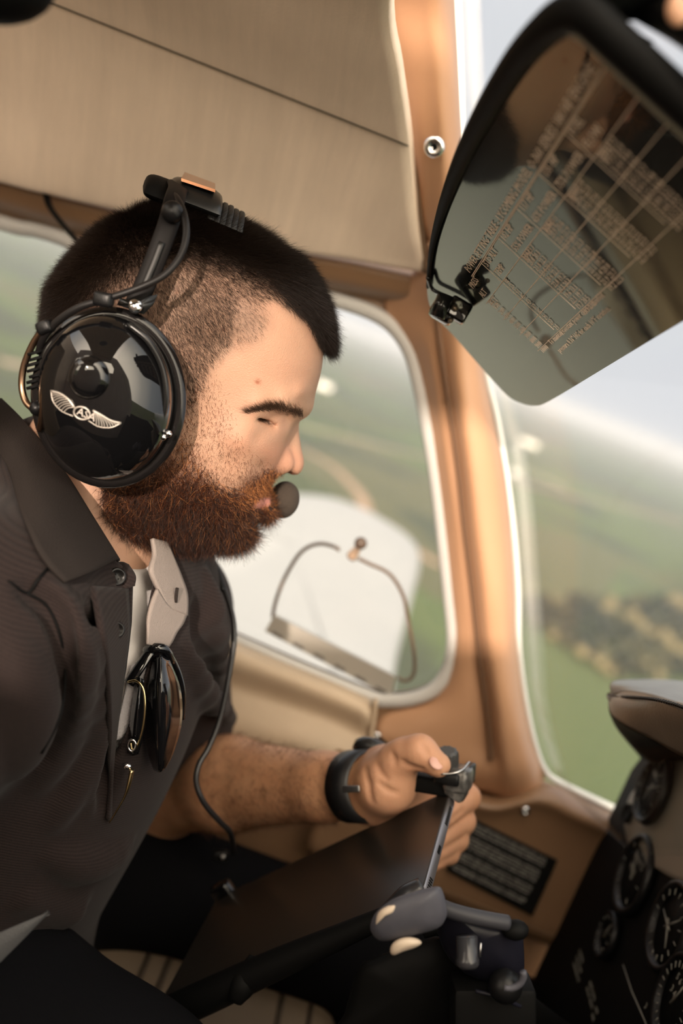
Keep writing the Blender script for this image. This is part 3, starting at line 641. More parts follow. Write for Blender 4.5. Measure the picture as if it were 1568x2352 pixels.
b.inputs['Subsurface Weight'].default_value = .12; b.inputs['Subsurface Radius'].default_value = (1, .35, .2); b.inputs['Subsurface Scale'].default_value = .004; b.inputs['Specular IOR Level'].default_value = .35
M['skin'] = sk
person = fobj('person', bV, bQ, 'skin', col=col, label='bearded man in a dark polo shirt seen in profile, looking down at a tablet', cat='person')
# eyes
for sg in (-1, 1):
    ec = hp(604, 957, sg * .033); ey = obj('eye', ball(ec, .0127, 24), pm('eye_white', (.40, .28, .23), .2), person)
    g = unit(HX * .85 - HZ * .34 + HY * sg * .58); obj('iris', lathe([(.0001, .0), (.0052, .0), (.0058, -.0009), (.0001, -.001)], ec + g * .0123, g, 20), pm('iris_hazel', (.10, .07, .035), .15), ey)
# ---------------------------------------------------------------- hair
def scatter(V, Q, N_, A, w, n):
    p = A * w[Q].mean(1); p = p / p.sum(); k = rng.choice(len(Q), n, p=p); u, v = rng.random((2, n, 1)); q = Q[k]
    P = V[q[:, 0]] * (1 - u) * (1 - v) + V[q[:, 1]] * u * (1 - v) + V[q[:, 2]] * u * v + V[q[:, 3]] * (1 - u) * v
    return P, N_[q[:, 0]]
hairm = pm('dark_brown_hair', (.013, .0075, .005), .42, **{'Specular IOR Level': .25})
beardm = pm('auburn_beard', (.105, .030, .010), .45, **{'Specular IOR Level': .4})
beardm2 = pm('dark_beard_hairs', (.018, .007, .004), .45)
browm = pm('brow_hair', (.055, .028, .015), .5)
# the crop: short faded sides, longer top brushed forward
tops = [(100, 640), (250, 500), (400, 440), (600, 520), (740, 650), (780, 760), (770, 800), (742, 770), (715, 722), (690, 692), (655, 655), (600, 622), (520, 590), (440, 570), (330, 590), (220, 640), (110, 760)]
wt = soft(hx_, hy_, SCALP, 16) * ishead
near = np.where(s_ < .03, 1.0, .45)
fade = np.clip((hy_ - 560) / 300, 0, 1)                     # 0 at the crown, 1 low on the sides
P, Nn = scatter(bV, bQ, N_b, A_b, wt * near * (1 - .30 * fade) * (1 - .75 * soft(hx_, hy_, [(548, 680), (640, 700), (640, 800), (520, 815), (530, 760)], 20)), 1000 if QUICK else 165000)
x, y = to_hpx(P); aa, ss, zz = hl(P)
tp = soft(x, y, tops, 90) * np.clip(1.5 - np.abs(ss) / .075, .4, 1)
tp = np.maximum(tp, soft(x, y, tops, 30) * .35); fr = soft(x, y, [(560, 470), (760, 600), (800, 820), (735, 800), (640, 640)], 80)
ln = .0035 + .0105 * tp + .012 * tp * fr
fl = np.clip((x - 90) / 650, 0, 1)[:, None]
comb = HX * (.25 + 1.0 * fl) + HZ * (-.75 + .25 * tp[:, None] * (1 - fr[:, None]) - .15 * fr[:, None])
V1 = strands(P, Nn, comb, ln * rng.uniform(.75, 1.15, len(P)), .000062 + .00006 * tp, .36 - .10 * fr + .16 * tp * (1 - fr), .16, .12, nseg=3)
# fringe tuft standing out over the forehead
k = (soft(x, y, [(620, 540), (790, 700), (790, 800), (742, 780), (715, 722), (660, 640)], 20) > .5); Pk, Nk = P[k], Nn[k]
rep = 3; Pk = np.repeat(Pk, rep, 0) + rng.normal(0, .0015, (len(Pk) * rep, 3)); Nk = np.repeat(Nk, rep, 0)
V2 = strands(Pk, Nk, HX * 1.0 + HZ * -.34 + 0 * Pk, rng.uniform(.013, .022, len(Pk)), .00014, .34, .10, .10, nseg=5)
def cat2(A, B): return np.vstack([A[0], B[0]]), np.vstack([A[1], B[1] + len(A[0])])
hv = cat2(V1, V2); fobj('hair', hv[0], hv[1], hairm, person)
# beard and moustache
wb = soft(hx_, hy_, BEARD, 30) * ishead * near * (1 - .45 * soft(hx_, hy_, [(540, 1160), (610, 1150), (612, 1230), (560, 1240)], 40)) * (1 - soft(hx_, hy_, [(578, 1156), (598, 1140), (622, 1132), (622, 1162), (598, 1170), (582, 1168)], 5)) * (1 - .75 * soft(hx_, hy_, [(560, 1178), (606, 1180), (600, 1205), (570, 1200)], 14))
lowb = np.clip((hy_ - 930) / 250, .22, 1)
mo = soft(hx_, hy_, [(575, 1112), (632, 1082), (642, 1130), (618, 1148), (570, 1158), (540, 1145)], 10)
lightm = pm('ginger_hairs', (.50, .20, .065), .4)
CHEEK = [(436, 870), (490, 880), (530, 960), (548, 1040), (600, 1075), (640, 1085), (600, 1130), (480, 1110), (430, 1000)]
P, Nn = scatter(bV, bQ, N_b, A_b, soft(hx_, hy_, CHEEK, 50) * ishead * near + 1e-9, 200 if QUICK else 2600)
sv = strands(P, Nn, np.tile(HX * .25 - HZ, (len(P), 1)), rng.uniform(.0015, .0042, len(P)), .00009, .35, .3, .4, nseg=3); fobj('stubble', sv[0], sv[1], beardm, person)
for mat_, nn, l0, jit in ((beardm, 17000, 1.0, .34), (beardm2, 27000, 1.1, .42), (lightm, 6000, .9, .5)):
    P, Nn = scatter(bV, bQ, N_b, A_b, wb * (lowb if mat_ is beardm else lowb * (.25 + mo + np.clip((hx_ - 480) / 120, 0, 1)) if mat_ is lightm else lowb ** 3 * (1 - .8 * mo) * np.clip((hy_ - 1000 + (600 - hx_) * .25) / 200, .1, 1)), 1000 if QUICK else nn)
    x, y = to_hpx(P); g = np.clip((y - 930) / 230, 0, 1); cm = HX * (.15 + .1 * g[:, None]) + HZ * (-1 + 0 * g[:, None])
    m_ = soft(x, y, [(560, 1080), (660, 1070), (660, 1155), (560, 1160)], 10); cm = cm + HX * (-.35 * m_[:, None])
    cheek = np.clip(1 - soft(x, y, BEARD, 90) * 1.4, 0, 1)
    ln = (.0028 + .0125 * g ** 1.4) * (1 - .55 * cheek) * l0; ln = np.where(m_ > .5, .0050, ln); ln = np.where(soft(x, y, [(560, 1170), (610, 1175), (606, 1210), (560, 1210)], 10) > .4, .004, ln)
    sv = strands(P, Nn, cm, ln * rng.uniform(.7, 1.2, len(P)), .00016 if mat_ is lightm else .00014, .42, jit, .9, nseg=5); fobj('beard' if mat_ is beardm else 'ginger_beard' if mat_ is lightm else 'dark_beard', sv[0], sv[1], mat_, person)
# eyebrow and lashes
for sg, n in ((-1, 1250), (1, 300)):
    u = rng.beta(1.0, 1.5, n); px_ = 696 - 132 * u; py_ = 953 - 23 * np.sin(np.clip(u * 1.5, 0, 1) * np.pi * .5) * (1 - .35 * u) + 9 * u ** 2 + rng.normal(0, 1, n) * (6.0 - 4 * u)
    so = .012 + .036 * u
    R_ = []; 
    for i in range(n):
        # find the skin surface sideways
        ssv = np.linspace(.004, .07, 67); q = np.array([hp(px_[i], py_[i], -z_s) for z_s in ssv]); q = q + HY * (2 * ssv[:, None] if sg > 0 else 0); v = BODY_HEAD(q); j = np.nonzero(v < .0006)[0]; j = j[-1] if len(j) else 0; R_.append(q[j] + HY * sg * .0006)
    R_ = np.array(R_); nn_ = np.tile(HY * sg * .8 + HX * .6, (n, 1)); nn_ /= np.linalg.norm(nn_, axis=1)[:, None]
    sv = strands(R_, nn_, np.tile(-HX * 1.0 + HZ * .12, (n, 1)) + HZ * (.5 * (1 - u))[:, None], rng.uniform(.006, .010, n), .000085, .12, .12, .2, nseg=3); fobj('eyebrow', sv[0], sv[1], browm, person)
    m = 90; u = np.linspace(0, 1, m); R_ = np.array([hp(590 + 28 * k_, 954 + 9 * k_, -(.0475 - .005 * k_ ** 2)) + HY * (2 * (.0475 - .005 * k_ ** 2) if sg > 0 else 0) for k_ in u])
    sv = strands(R_, np.tile(HY * sg, (m, 1)), np.tile(HX * .9 - HZ * .55, (m, 1)), rng.uniform(.005, .0075, m), .00011, .3, .08, .2, nseg=3); fobj('eyelash', sv[0], sv[1], browm, person); obj('lash_line', tube(R_[::8] + HY * sg * .0006, .00055, 6), browm, person)
# forearm hair
wa = soft(bx_, by_, [(380, 1690), (545, 1670), (760, 1750), (800, 1850), (720, 1930), (480, 1930), (380, 1800)], 30) * (bV[:, 1] > .72) * (bV[:, 1] < 1.05)
P, Nn = scatter(bV, bQ, N_b, A_b, wa + 1e-9, 200 if QUICK else 5200)
fa = unit(WRF - ELF); sv = strands(P, Nn, np.tile(fa * .8 - HZ * .5, (len(P), 1)), rng.uniform(.006, .014, len(P)), .00014, .28, .3, .5, nseg=4)
fobj('arm_hair', sv[0], sv[1], pm('arm_hair_brown', (.13, .055, .025), .5), person)
# thumb nail
nn_ = unit(ray(1000, 1750) * -1 + np.array((.2, 0, .6))); tb = trace(BODY, 1002, 1752, .6)
if tb is not None: obj('thumbnail', ball(tb + nn_ * -.0006, (.0062, .0050, .0012), 16, frame(nn_, at(1006, 1757, .76) - at(962, 1727, .768))), pm('nail', (.58, .33, .27), .25), person)
# ---------------------------------------------------------------- clothes
sh = []
def sadd(f, k=.03, op='+'): sh.append((f, k, op))
TY2 = TY
sadd(f_el((-.165, .765, .70), (.118, .168, .185), TY2), .04); sadd(f_el((-.178, .765, .53), (.112, .165, .20), TY2), .06); sadd(f_el((-.19, .765, .40), (.135, .17, .10), TY2), .06)
sadd(f_rc(SHN + (0, .03, -.004), (-.205, .755, .845), .068, .060), .05); sadd(f_rc(SHF + (0, -.03, -.004), (-.19, .78, .84), .058, .058), .05)
sadd(f_rc(SHN + (.0, .0, -.012), SHN + (ELN - SHN) * .82, .078, .080), .035)
UAF = ELF + (0, 0, .02)
sadd(f_rc(SHF, SHF + (UAF - SHF) * .70, .060, .066), .04)
SHIRT0 = Field(list(sh))
def ridge(pts, r, k=.012, sink=.5, F=None):
    P = [trace(F or SHIRT0, x, y, .35) for x, y in pts]; P = [p for p in P if p is not None]
    if len(P) < 2: return
    P = np.array(P); q = P + unit(ray(*pts[0])) * r * sink
    if len(q) > 2: q = catmull(q, 3)
    n = len(q)
    for i in range(n - 1):
        e0 = r * (.45 + .55 * math.sin(math.pi * (i + .3) / n)); e1 = r * (.45 + .55 * math.sin(math.pi * min(1, (i + 1.3) / n))); sadd(f_rc(q[i], q[i + 1], e0, e1), k)
def groove(pts, r, k=.012, F=None):
    P = [trace(F or SHIRT0, x, y, .35) for x, y in pts]; P = [p for p in P if p is not None]
    if len(P) < 2: return
    q = catmull(np.array(P), 3)
    for i in range(len(q) - 1): sadd(f_rc(q[i], q[i + 1], r, r), k, '-')
# folds of the loose jersey
ridge([(120, 1370), (150, 1460), (165, 1560), (150, 1680), (90, 1790)], .012)
ridge([(175, 1400), (205, 1500), (215, 1620), (190, 1760), (130, 1880)], .009)
ridge([(205, 1560), (225, 1700), (225, 1850)], .008)
ridge([(0, 1470), (50, 1560), (70, 1660), (40, 1760)], .012)
ridge([(470, 1330), (490, 1450), (500, 1560)], .010); ridge([(430, 1500), (470, 1590), (530, 1650)], .009)
ridge([(120, 1960), (200, 1980), (280, 1950)], .011); ridge([(60, 2060), (160, 2090), (270, 2060)], .012)
groove([(60, 1355), (110, 1390), (142, 1460), (152, 1560), (135, 1660), (90, 1740)], .0035, .010)
groove([(190, 1420), (235, 1560), (248, 1700), (238, 1850)], .004, .012)
groove([(455, 1400), (470, 1500), (480, 1600)], .005, .014)
# neck opening and open placket
NECKAX = (hp(280, 1020, 0), at(225, 1330, .775))
OPEN = np.array([(352, 1225), (362, 1290), (338, 1400), (345, 1480), (330, 1560), (300, 1660), (262, 1735), (268, 1640), (290, 1540), (303, 1430), (306, 1330), (285, 1290), (200, 1150), (300, 1180)], float)
NECKV = np.array([(60, 900), (330, 960), (430, 1180), (355, 1235), (350, 1290), (290, 1306), (268, 1290), (208, 1196), (150, 1104)], float)
def shirt_post(P, d):
    x, y = topx(P); k = (P - CAM) @ _F
    v = (poly_in(x, y, OPEN)); sd = poly_sd(x, y, OPEN) * k / FPX if v.any() or len(P) > 1 else poly_sd(x, y, OPEN) * k / FPX
    slot = np.maximum(sd, P[:, 1] - .80)
    nk = f_rc(NECKAX[0], NECKAX[1], .066, .052)(P)
    d0 = d; d = np.maximum(d, -(d0 + .0065))             # a shell of cloth
    sd2 = poly_sd(x, y, NECKV) * k / FPX; d = np.maximum(d, -np.maximum(sd2, P[:, 1] - .80)); d = np.maximum(d, -slot); d = np.maximum(d, -nk)
    u = unit(UAF - SHF); e = (P - (SHF + (UAF - SHF) * .76)) @ unit(u + np.array((-.05, .0, -.25))); d = np.maximum(d, np.where(P[:, 1] > .83, e, -1))
    u = unit(ELN - SHN); e = (P - (SHN + (ELN - SHN) * .78)) @ u; d = np.maximum(d, np.where(P[:, 1] < .60, e, -1))
    return np.maximum(d, .36 - P[:, 2])
SHIRT = Field(sh, shirt_post)
SOLID = Field(sh)
sV, sQ = mesh_field(SHIRT, (-.42, .40, .34), (.10, 1.12, .98), .0026 if not QUICK else .004)
jm = bpy.data.materials.new('ribbed_jersey'); jm.use_nodes = True; t = jm.node_tree; b = t.nodes['Principled BSDF']; b.inputs['Roughness'].default_value = .78; b.inputs['Specular IOR Level'].default_value = .05
b.inputs['Sheen Weight'].default_value = .06
tcn = nd(t, 'ShaderNodeTexCoord'); mp = nd(t, 'ShaderNodeMapping'); mp.inputs['Rotation'].default_value = (0, math.radians(-12), 0); t.links.new(tcn.outputs['Object'], mp.inputs[0])
wv = nd(t, 'ShaderNodeTexWave', Scale=150.0, Distortion=.6, bands_direction='Z'); wv.inputs['Detail'].default_value = 1; wv.inputs['Detail Scale'].default_value = 20; t.links.new(mp.outputs[0], wv.inputs['Vector'])
no = nd(t, 'ShaderNodeTexNoise', Scale=900.0, Detail=2.0); t.links.new(tcn.outputs['Object'], no.inputs['Vector'])
ad = nd(t, 'ShaderNodeMath', operation='MULTIPLY_ADD'); ad.inputs[1].default_value = .5; t.links.new(no.outputs['Fac'], ad.inputs[0]); t.links.new(wv.outputs['Fac'], ad.inputs[2])
bp = nd(t, 'ShaderNodeBump', Strength=.35, Distance=.0008); t.links.new(ad.outputs[0], bp.inputs['Height']); t.links.new(bp.outputs[0], b.inputs['Normal'])
rr = nd(t, 'ShaderNodeValToRGB'); rr.color_ramp.elements[0].color = (.006, .005, .006, 1); rr.color_ramp.elements[1].color = (.040, .028, .025, 1); ad2 = nd(t, 'ShaderNodeMath', operation='MULTIPLY_ADD'); ad2.inputs[1].default_value = .22; ad2.inputs[2].default_value = .15; t.links.new(wv.outputs['Fac'], ad2.inputs[0]); ad3 = nd(t, 'ShaderNodeMath', operation='MULTIPLY_ADD'); ad3.inputs[1].default_value = .5; t.links.new(no.outputs['Fac'], ad3.inputs[0]); t.links.new(ad2.outputs[0], ad3.inputs[2]); t.links.new(ad3.outputs[0], rr.inputs['Fac']); t.links.new(rr.outputs[0], b.inputs['Base Color'])
M['jersey'] = jm
M['collar'] = pm('collar_knit', (.024, .019, .017), .8, bump=.8, bs=1400, **{'Specular IOR Level': .15})
M['grey'] = pm('grey_collar_inside', (.27, .225, .20), .75, bump=.5, bs=1200)
M['tee'] = pm('white_cotton', (.74, .70, .68), .8, bump=.4, bs=800)
shirt = fobj('polo_shirt', sV, sQ, 'jersey', person)
# undershirt
us = [(f_el((-.165, .765, .70), (.108, .150, .172), TY), .04, '+'), (f_el((-.180, .765, .53), (.106, .152, .19), TY), .06, '+'), (f_rc((-.19, .66, .82), (-.205, .755, .845), .050, .054), .05, '+'), (f_rc((-.16, .85, .785), (-.19, .78, .83), .044, .050), .04, '+')]
NSK = np.array([(100, 950), (420, 950), (420, 1225), (356, 1235), (355, 1262), (348, 1294), (325, 1308), (290, 1306), (258, 1270), (140, 1110)], float)
def us_post(P, d):
    nk = f_rc(NECKAX[0], at(262, 1345, .76), .0605, .048)(P); 
    x, y = topx(P); k = (P - CAM) @ _F; sd = poly_sd(x, y, NSK) * k / FPX; d = np.maximum(d, -np.maximum(sd, P[:, 1] - .80))
    return np.maximum(np.maximum(d, -nk), .45 - P[:, 2])
US = Field(us, us_post)
uV, uQ = mesh_field(US, (-.42, .55, .44), (.05, 1.02, .95), .003 if not QUICK else .004); fobj('undershirt', uV, uQ, 'tee', person)
def surf(pts, off, F=SOLID, y0=.35): 
    out = []
    for x, y, *o in pts:
        p = trace(F, x, y, y0, off=off + (o[0] if o else 0))
        if p is None: p = at(x, y, .7)
        out.append(p)
    return out
# undershirt neck rib seen at the throat
ribp = [at(x, y, Y) for x, y, Y in ((349, 1232, .775), (352, 1262, .755), (346, 1290, .738), (330, 1304, .726), (312, 1308, .718), (292, 1300, .712), (272, 1284, .706))]
obj('neck_rib', tube(ribp, .0048, 10, sm=5, flat=1.6), 'tee', person)
obj('undershirt_front', gsurf([[at(x, y, Y) for x, y, Y in r] for r in (((318, 1306, .716), (334, 1300, .722), (352, 1270, .740)), ((306, 1370, .702), (324, 1370, .708), (344, 1360, .722)), ((302, 1440, .694), (318, 1440, .700), (334, 1436, .708)), ((292, 1520, .688), (308, 1520, .692), (322, 1520, .700)), ((284, 1600, .684), (296, 1600, .688), (306, 1600, .694)))], 6, 5, .002, (0, 1, 0)), 'tee', person)
# grey facing inside the open placket, striped by its ribs
obj('placket_lining', gsurf([[at(x, y, Y - .012) for x, y, Y in r] for r in (((300, 1530, .680), (325, 1515, .684), (348, 1500, .692)), ((288, 1590, .676), (308, 1580, .680), (330, 1572, .686)), ((274, 1650, .672), (290, 1645, .675), (306, 1640, .680)), ((268, 1700, .670), (277, 1698, .672), (285, 1695, .676)))], 6, 5, .0015, (0, 1, 0)), pm('rib_grey', (.36, .34, .35), .8, bump=1, bs=500), person)
# collar, near leaf
up = [(0, 915, .745), (45, 960, .722), (95, 1020, .690), (150, 1092, .668), (205, 1180, .652), (270, 1284, .644)]
for i in range(2, 6):
    q = trace(SOLID, up[i][0], up[i][1], .35, off=.008); up[i] = (up[i][0], up[i][1], min(up[i][2], q[1])) if q is not None else up[i]
lo_ = surf([(-60, 980), (10, 1060), (42, 1160), (75, 1235), (112, 1295), (152, 1336)], .007)
mid = [a * .5 + b * .5 - unit(ray(100, 1150)) * .010 for a, b in zip([at(*p) for p in up], lo_)]
up_in = [at(x + 6, y + 4, Y + .010) for x, y, Y in up]
obj('collar', gsurf([up_in, [at(*p) for p in up], mid, lo_], 7, 7, .0022, (0, 1, 0)), 'collar', shirt, label='turned-down near leaf of the dark collar')
# collar, far leaf catching the sun, and the light placket flap below it
def G3(rows): return [[at(*p) for p in r] for r in rows]
def S3(rows, off=.007):
    o = []
    for r in rows:
        rr = []
        for x, y, Y in r:
            q = trace(SOLID, x, y, .35, off=off); rr.append(at(x, y, Y if q is None else min(Y, q[1])))
        o.append(rr)
    return o
obj('collar', gsurf(S3([((352, 1236, .775), (356, 1272, .765), (348, 1310, .752), (364, 1350, .742), (384, 1388, .735)), ((368, 1240, .785), (380, 1275, .765), (386, 1320, .750), (400, 1362, .740), (406, 1404, .733)), ((386, 1244, .792), (400, 1278, .772), (418, 1322, .758), (432, 1366, .748), (432, 1414, .740))]), 6, 7, .003, (0, 1, 0)), 'grey', shirt, label='sunlit pale grey inside of the far collar leaf')
obj('placket_flap', gsurf(S3([((362, 1352, .752), (350, 1382, .742), (342, 1415, .732), (340, 1445, .726), (338, 1480, .720)), ((392, 1394, .745), (385, 1420, .738), (374, 1440, .730), (366, 1462, .725), (360, 1484, .720)), ((432, 1408, .752), (422, 1432, .745), (408, 1452, .737), (398, 1472, .730), (386, 1490, .724))]), 6, 6, .002, (0, 1, 0)), 'grey', shirt, label='pale grey folded-back placket flap')
_b = trace(SOLID, 405, 1367, .35, off=.010); _b = at(405, 1367, .734) if _b is None else at(405, 1367, min(_b[1], .734))
obj('buttonhole', rbox(_b, (.0022, .0016, .011), frame(unit((.25, 0, -1)))), 'collar', shirt)
# collar stand and near placket with its buttons
obj('collar_stand', gsurf(G3([((222, 1290, .690), (250, 1292, .676), (280, 1290, .668), (296, 1296, .668)), ((224, 1318, .676), (252, 1316, .664), (284, 1314, .658), (312, 1322, .662)), ((228, 1340, .670), (256, 1346, .660), (286, 1352, .655), (310, 1346, .660))]), 6, 6, .0035, (0, 1, 0)), 'jersey', shirt)
pl = surf([(212, 1345), (236, 1450), (250, 1560), (256, 1680), (250, 1790), (244, 1880)], .004)
pr = surf([(296, 1352), (300, 1450), (288, 1545), (274, 1650), (262, 1760), (256, 1888)], .004)
pmid = [a * .5 + b * .5 - unit(ray(260, 1500)) * .002 for a, b in zip(pl, pr)]
obj('placket', gsurf([pl, pmid, pr], 4, 6, .003, (0, 1, 0)), 'jersey', shirt)
def button(x, y, p, r):
    d = -unit(ray(x, y)); d = unit(d + np.array((.35, 0, .1))); c = p + d * .003
    o = obj('button', lathe([(.0001, .0016), (r * .55, .0014), (r * .72, .0026), (r * .95, .0026), (r, .0012), (r * .9, 0), (.0001, 0)], c, d, 24), pm('black_button', (.008, .007, .007), .3, **{'Specular IOR Level': .3}), shirt)
    obj('button_thread', join(*[ball(c + d * .0018 + frame(d)[:, 0] * a * .0012 + frame(d)[:, 1] * b_ * .0012, .0005, 8) for a in (-1, 1) for b_ in (-1, 1)]), pm('thread', (.02, .02, .02), .8), o)
button(264, 1324, at(264, 1324, .655), .0062)
p = trace(SOLID, 262, 1446, .35, off=.0145); button(262, 1446, p, .0056)
# stitched shoulder seam
def seamtube(pts, r=.0009, off=.0005): q = [trace(SOLID, x, y, .35, off=off) for x, y in pts]; return tube([p for p in q if p is not None], r, 6, sm=5)
obj('shoulder_seam', join(seamtube([(20, 1335), (62, 1362), (88, 1330), (118, 1296)]), seamtube([(62, 1362), (108, 1392), (138, 1460), (150, 1550), (136, 1650), (96, 1730)])), 'matte', shirt)
# trousers, dark
tr = [(f_el((-.2, .765, .41), (.145, .185, .10), TY), .04, '+')]
for ch, rr in ((((-.22, .86, .45), (-.06, .975, .44), KNF, KNF + (.10, 0, -.30)), (.098, .066, .060, .056)), (((-.2, .68, .47), (-.0, .60, .47), KNN + (0, .02, .04), KNN + (.04, 0, -.27)), (.110, .100, .078, .066))):
    for f in chain(ch, rr): tr.append((f, .03, '+'))
tV, tQ = mesh_field(Field(tr, lambda P, d: np.maximum(d, -(d + .004)) if False else d), (-.42, .38, .05), (.46, 1.12, .58), .005)
fobj('trousers', tV, tQ, pm('black_trousers', (.004, .004, .005), .85, bump=.4, bs=900, **{'Specular IOR Level': .08}), person)
# ================================================================ HEADSET
hs = thing('aviation_headset', hp(250, 915, -.09), 'glossy black headset with a silver winged emblem worn by the pilot', 'headset')
CC, CA, CB = (242, 913), 157, 191
def dome_s(x, y):
    r = math.hypot((x - CC[0]) / CA, (y - CC[1]) / CB); return -(.105 + .030 * max(0, 1 - min(r, 1) ** 2.5) ** .55)
def ering(cx, cy, ax_, ay_, s, n=64, rot=-.06):
    a = np.linspace(0, 2 * np.pi, n, endpoint=False); x = ax_ * np.cos(a); y = ay_ * np.sin(a)
    return np.array([hp(cx + x_ * math.cos(rot) - y_ * math.sin(rot), cy + x_ * math.sin(rot) + y_ * math.cos(rot), s) for x_, y_ in zip(x, y)])
rr_ = [ering(*CC, CA * k, CB * k, -(.105 + .030 * max(0, 1 - k ** 2.5) ** .55)) for k in (1, .992, .97, .93, .87, .79, .7, .6, .5, .4, .3, .2, .1, .02)]
cup = obj('ear_cup', loft([ering(*CC, CA * .90, CB * .90, -.094), ering(*CC, CA * .995, CB * .995, -.098)] + rr_, True), 'gloss', hs, fixn=True)
obj('ear_seal', loft([ering(278, 912, 118, 148, -.0745), ering(276, 912, 136, 172, -.0765), ering(272, 912, 145, 184, -.084), ering(266, 912, 147, 185, -.091), ering(255, 912, 140, 178, -.0965)], True), pm('oxblood_cushion', (.09, .028, .018), .28, bump=.2, bs=300), hs, fixn=True)
obj('cup_rim', tube(ering(250, 913, 160, 190, -.0985), .0042, 10, closed=True, flat=1.3), pm('rim_black', (.008, .007, .007), .12), hs)
# boss in the middle of the cup
bc = hp(205, 868, dome_s(205, 868)); obj('cup_boss', loft([np.array([hp(205 + r * math.cos(a), 868 + r * 1.05 * math.sin(a), dome_s(205, 868) - h) for a in np.linspace(0, 6.283, 32, endpoint=False)]) for r, h in ((50, -.004), (47, .001), (42, .0035), (34, .0048), (20, .0056), (3, .006))]), 'gloss', cup, fixn=True)
# raised bail bands round the cup
def bandpath(pts): return [hp(x, y, s) for x, y, s in pts]
obj('bail', tube(bandpath([(296, 745, -.118), (340, 782, -.120), (372, 840, -.1195), (382, 905, -.119), (372, 962, -.116), (362, 992, -.112)]), .0036, 8, sm=6, flat=.6), pm('satin_black', (.010, .010, .010), .25), hs)
obj('bail', tube(bandpath([(158, 780, -.112), (120, 835, -.114), (102, 900, -.113), (98, 950, -.110), (92, 985, -.104)]), .0034, 8, sm=6, flat=.6), 'bronze', hs, label='brown metal bail on the left edge of the cup')
for x, y, r in ((376, 970, .0026), (386, 996, .0024), (374, 1004, .0022), (366, 992, .0020)): obj('screw', lathe([(.0001, .0022), (r * .7, .002), (r, .001), (r, -.002), (.0001, -.002)], hp(x, y, -.112), -HY, 14), 'chrome', hs)
obj('hinge_pin', ball(hp(84, 938, -.104), .0046, 14), 'dark', hs)
# winged emblem in silver lines
def S(x, y, o=.0006): return hp(x, y, dome_s(x, y) - o)
em = []
em.append(tube([S(188 + 19 * math.cos(a) * math.cos(.35) - 14 * math.sin(a) * math.sin(.35), 949 + 19 * math.cos(a) * math.sin(.35) + 14 * math.sin(a) * math.cos(.35)) for a in np.linspace(0, 6.283, 24, endpoint=False)], .00055, 6, closed=True))
def bz(P, f): P = catmull(np.array(P, float), 20); return P[int(f * (len(P) - 1))]
for T0, B0 in (([(117, 898), (138, 904), (158, 918), (172, 938)], [(117, 898), (122, 922), (141, 944), (168, 956)]), ([(278, 972), (254, 966), (230, 952), (213, 943)], [(278, 972), (255, 982), (226, 980), (203, 966)])):
    em.append(tube([S(*bz(T0, k / 10)) for k in range(11)], .0007, 5)); em.append(tube([S(*bz(B0, k / 10)) for k in range(11)], .0004, 5))
    for i in range(10):
        f = .12 + .08 * i; a_, b_ = bz(T0, min(1, f + .12)), bz(B0, max(.05, f - .10)); m_ = a_ * .5 + b_ * .5 + (bz(T0, max(0, f - .1)) - a_) * .25
        em.append(tube([S(*a_), S(*m_), S(*b_)], .0004, 4, sm=3))
ex_ = unit(S(200, 954) - S(176, 944)); ey_ = unit(np.cross(np.cross(ex_, HZ), ex_))
em.append(textmesh(['ASA'], S(175, 951, .0012), ex_, ey_, .0066, ext=.0003))
obj('wing_emblem', join(*em), pm('emblem_silver', (.62, .56, .50), .35, .6), cup)
# pivot bracket, slider arm, headband
obj('pivot_bracket', loft([np.array([hp(x, y, s) for x, y in ((268, 700), (330, 722), (352, 700), (362, 676), (300, 690), (276, 684))]) for s in (-.094, -.096, -.104, -.106)]), pm('bracket_black', (.012, .012, .012), .2), hs, fixn=True)
obj('pivot_screw', lathe([(.0001, .0030), (.0030, .0028), (.0042, .0016), (.0044, -.003), (.0001, -.003)], hp(311, 703, -.108), unit(-HY + HZ * .3), 20), 'chrome', hs)
arm_ = [(308, 706, -.103), (330, 660, -.101), (352, 608, -.099), (372, 556, -.096), (388, 510, -.0915), (398, 470, -.083), (404, 450, -.070), (408, 436, -.050), (412, 428, -.02), (412, 426, .01), (412, 430, .05), (400, 470, .083), (380, 530, .093), (340, 640, .100), (300, 730, .102)]
wv_ = HX * 1.0 + HZ * .0
obj('slider_arm', tube([hp(*p) for p in arm_], [.0066] * 4 + [.0066] * 4 + [.009] * 7, 12, sm=5, flat=.30, up=wv_), pm('arm_black', (.007, .006, .006), .55, **{'Specular IOR Level': .12}), hs)
obj('slider_slot', tube([hp(x, y, s - .0032) for x, y, s in arm_[1:4]], .0020, 8, sm=5, flat=.35, up=wv_), pm('slot', (.003, .003, .003), .5), hs)
obj('slider_knob', lathe([(.0001, .006), (.004, .0055), (.0065, .003), (.007, 0), (.0001, -.001)], hp(396, 487, -.0945), -HY, 20), 'dark', hs)
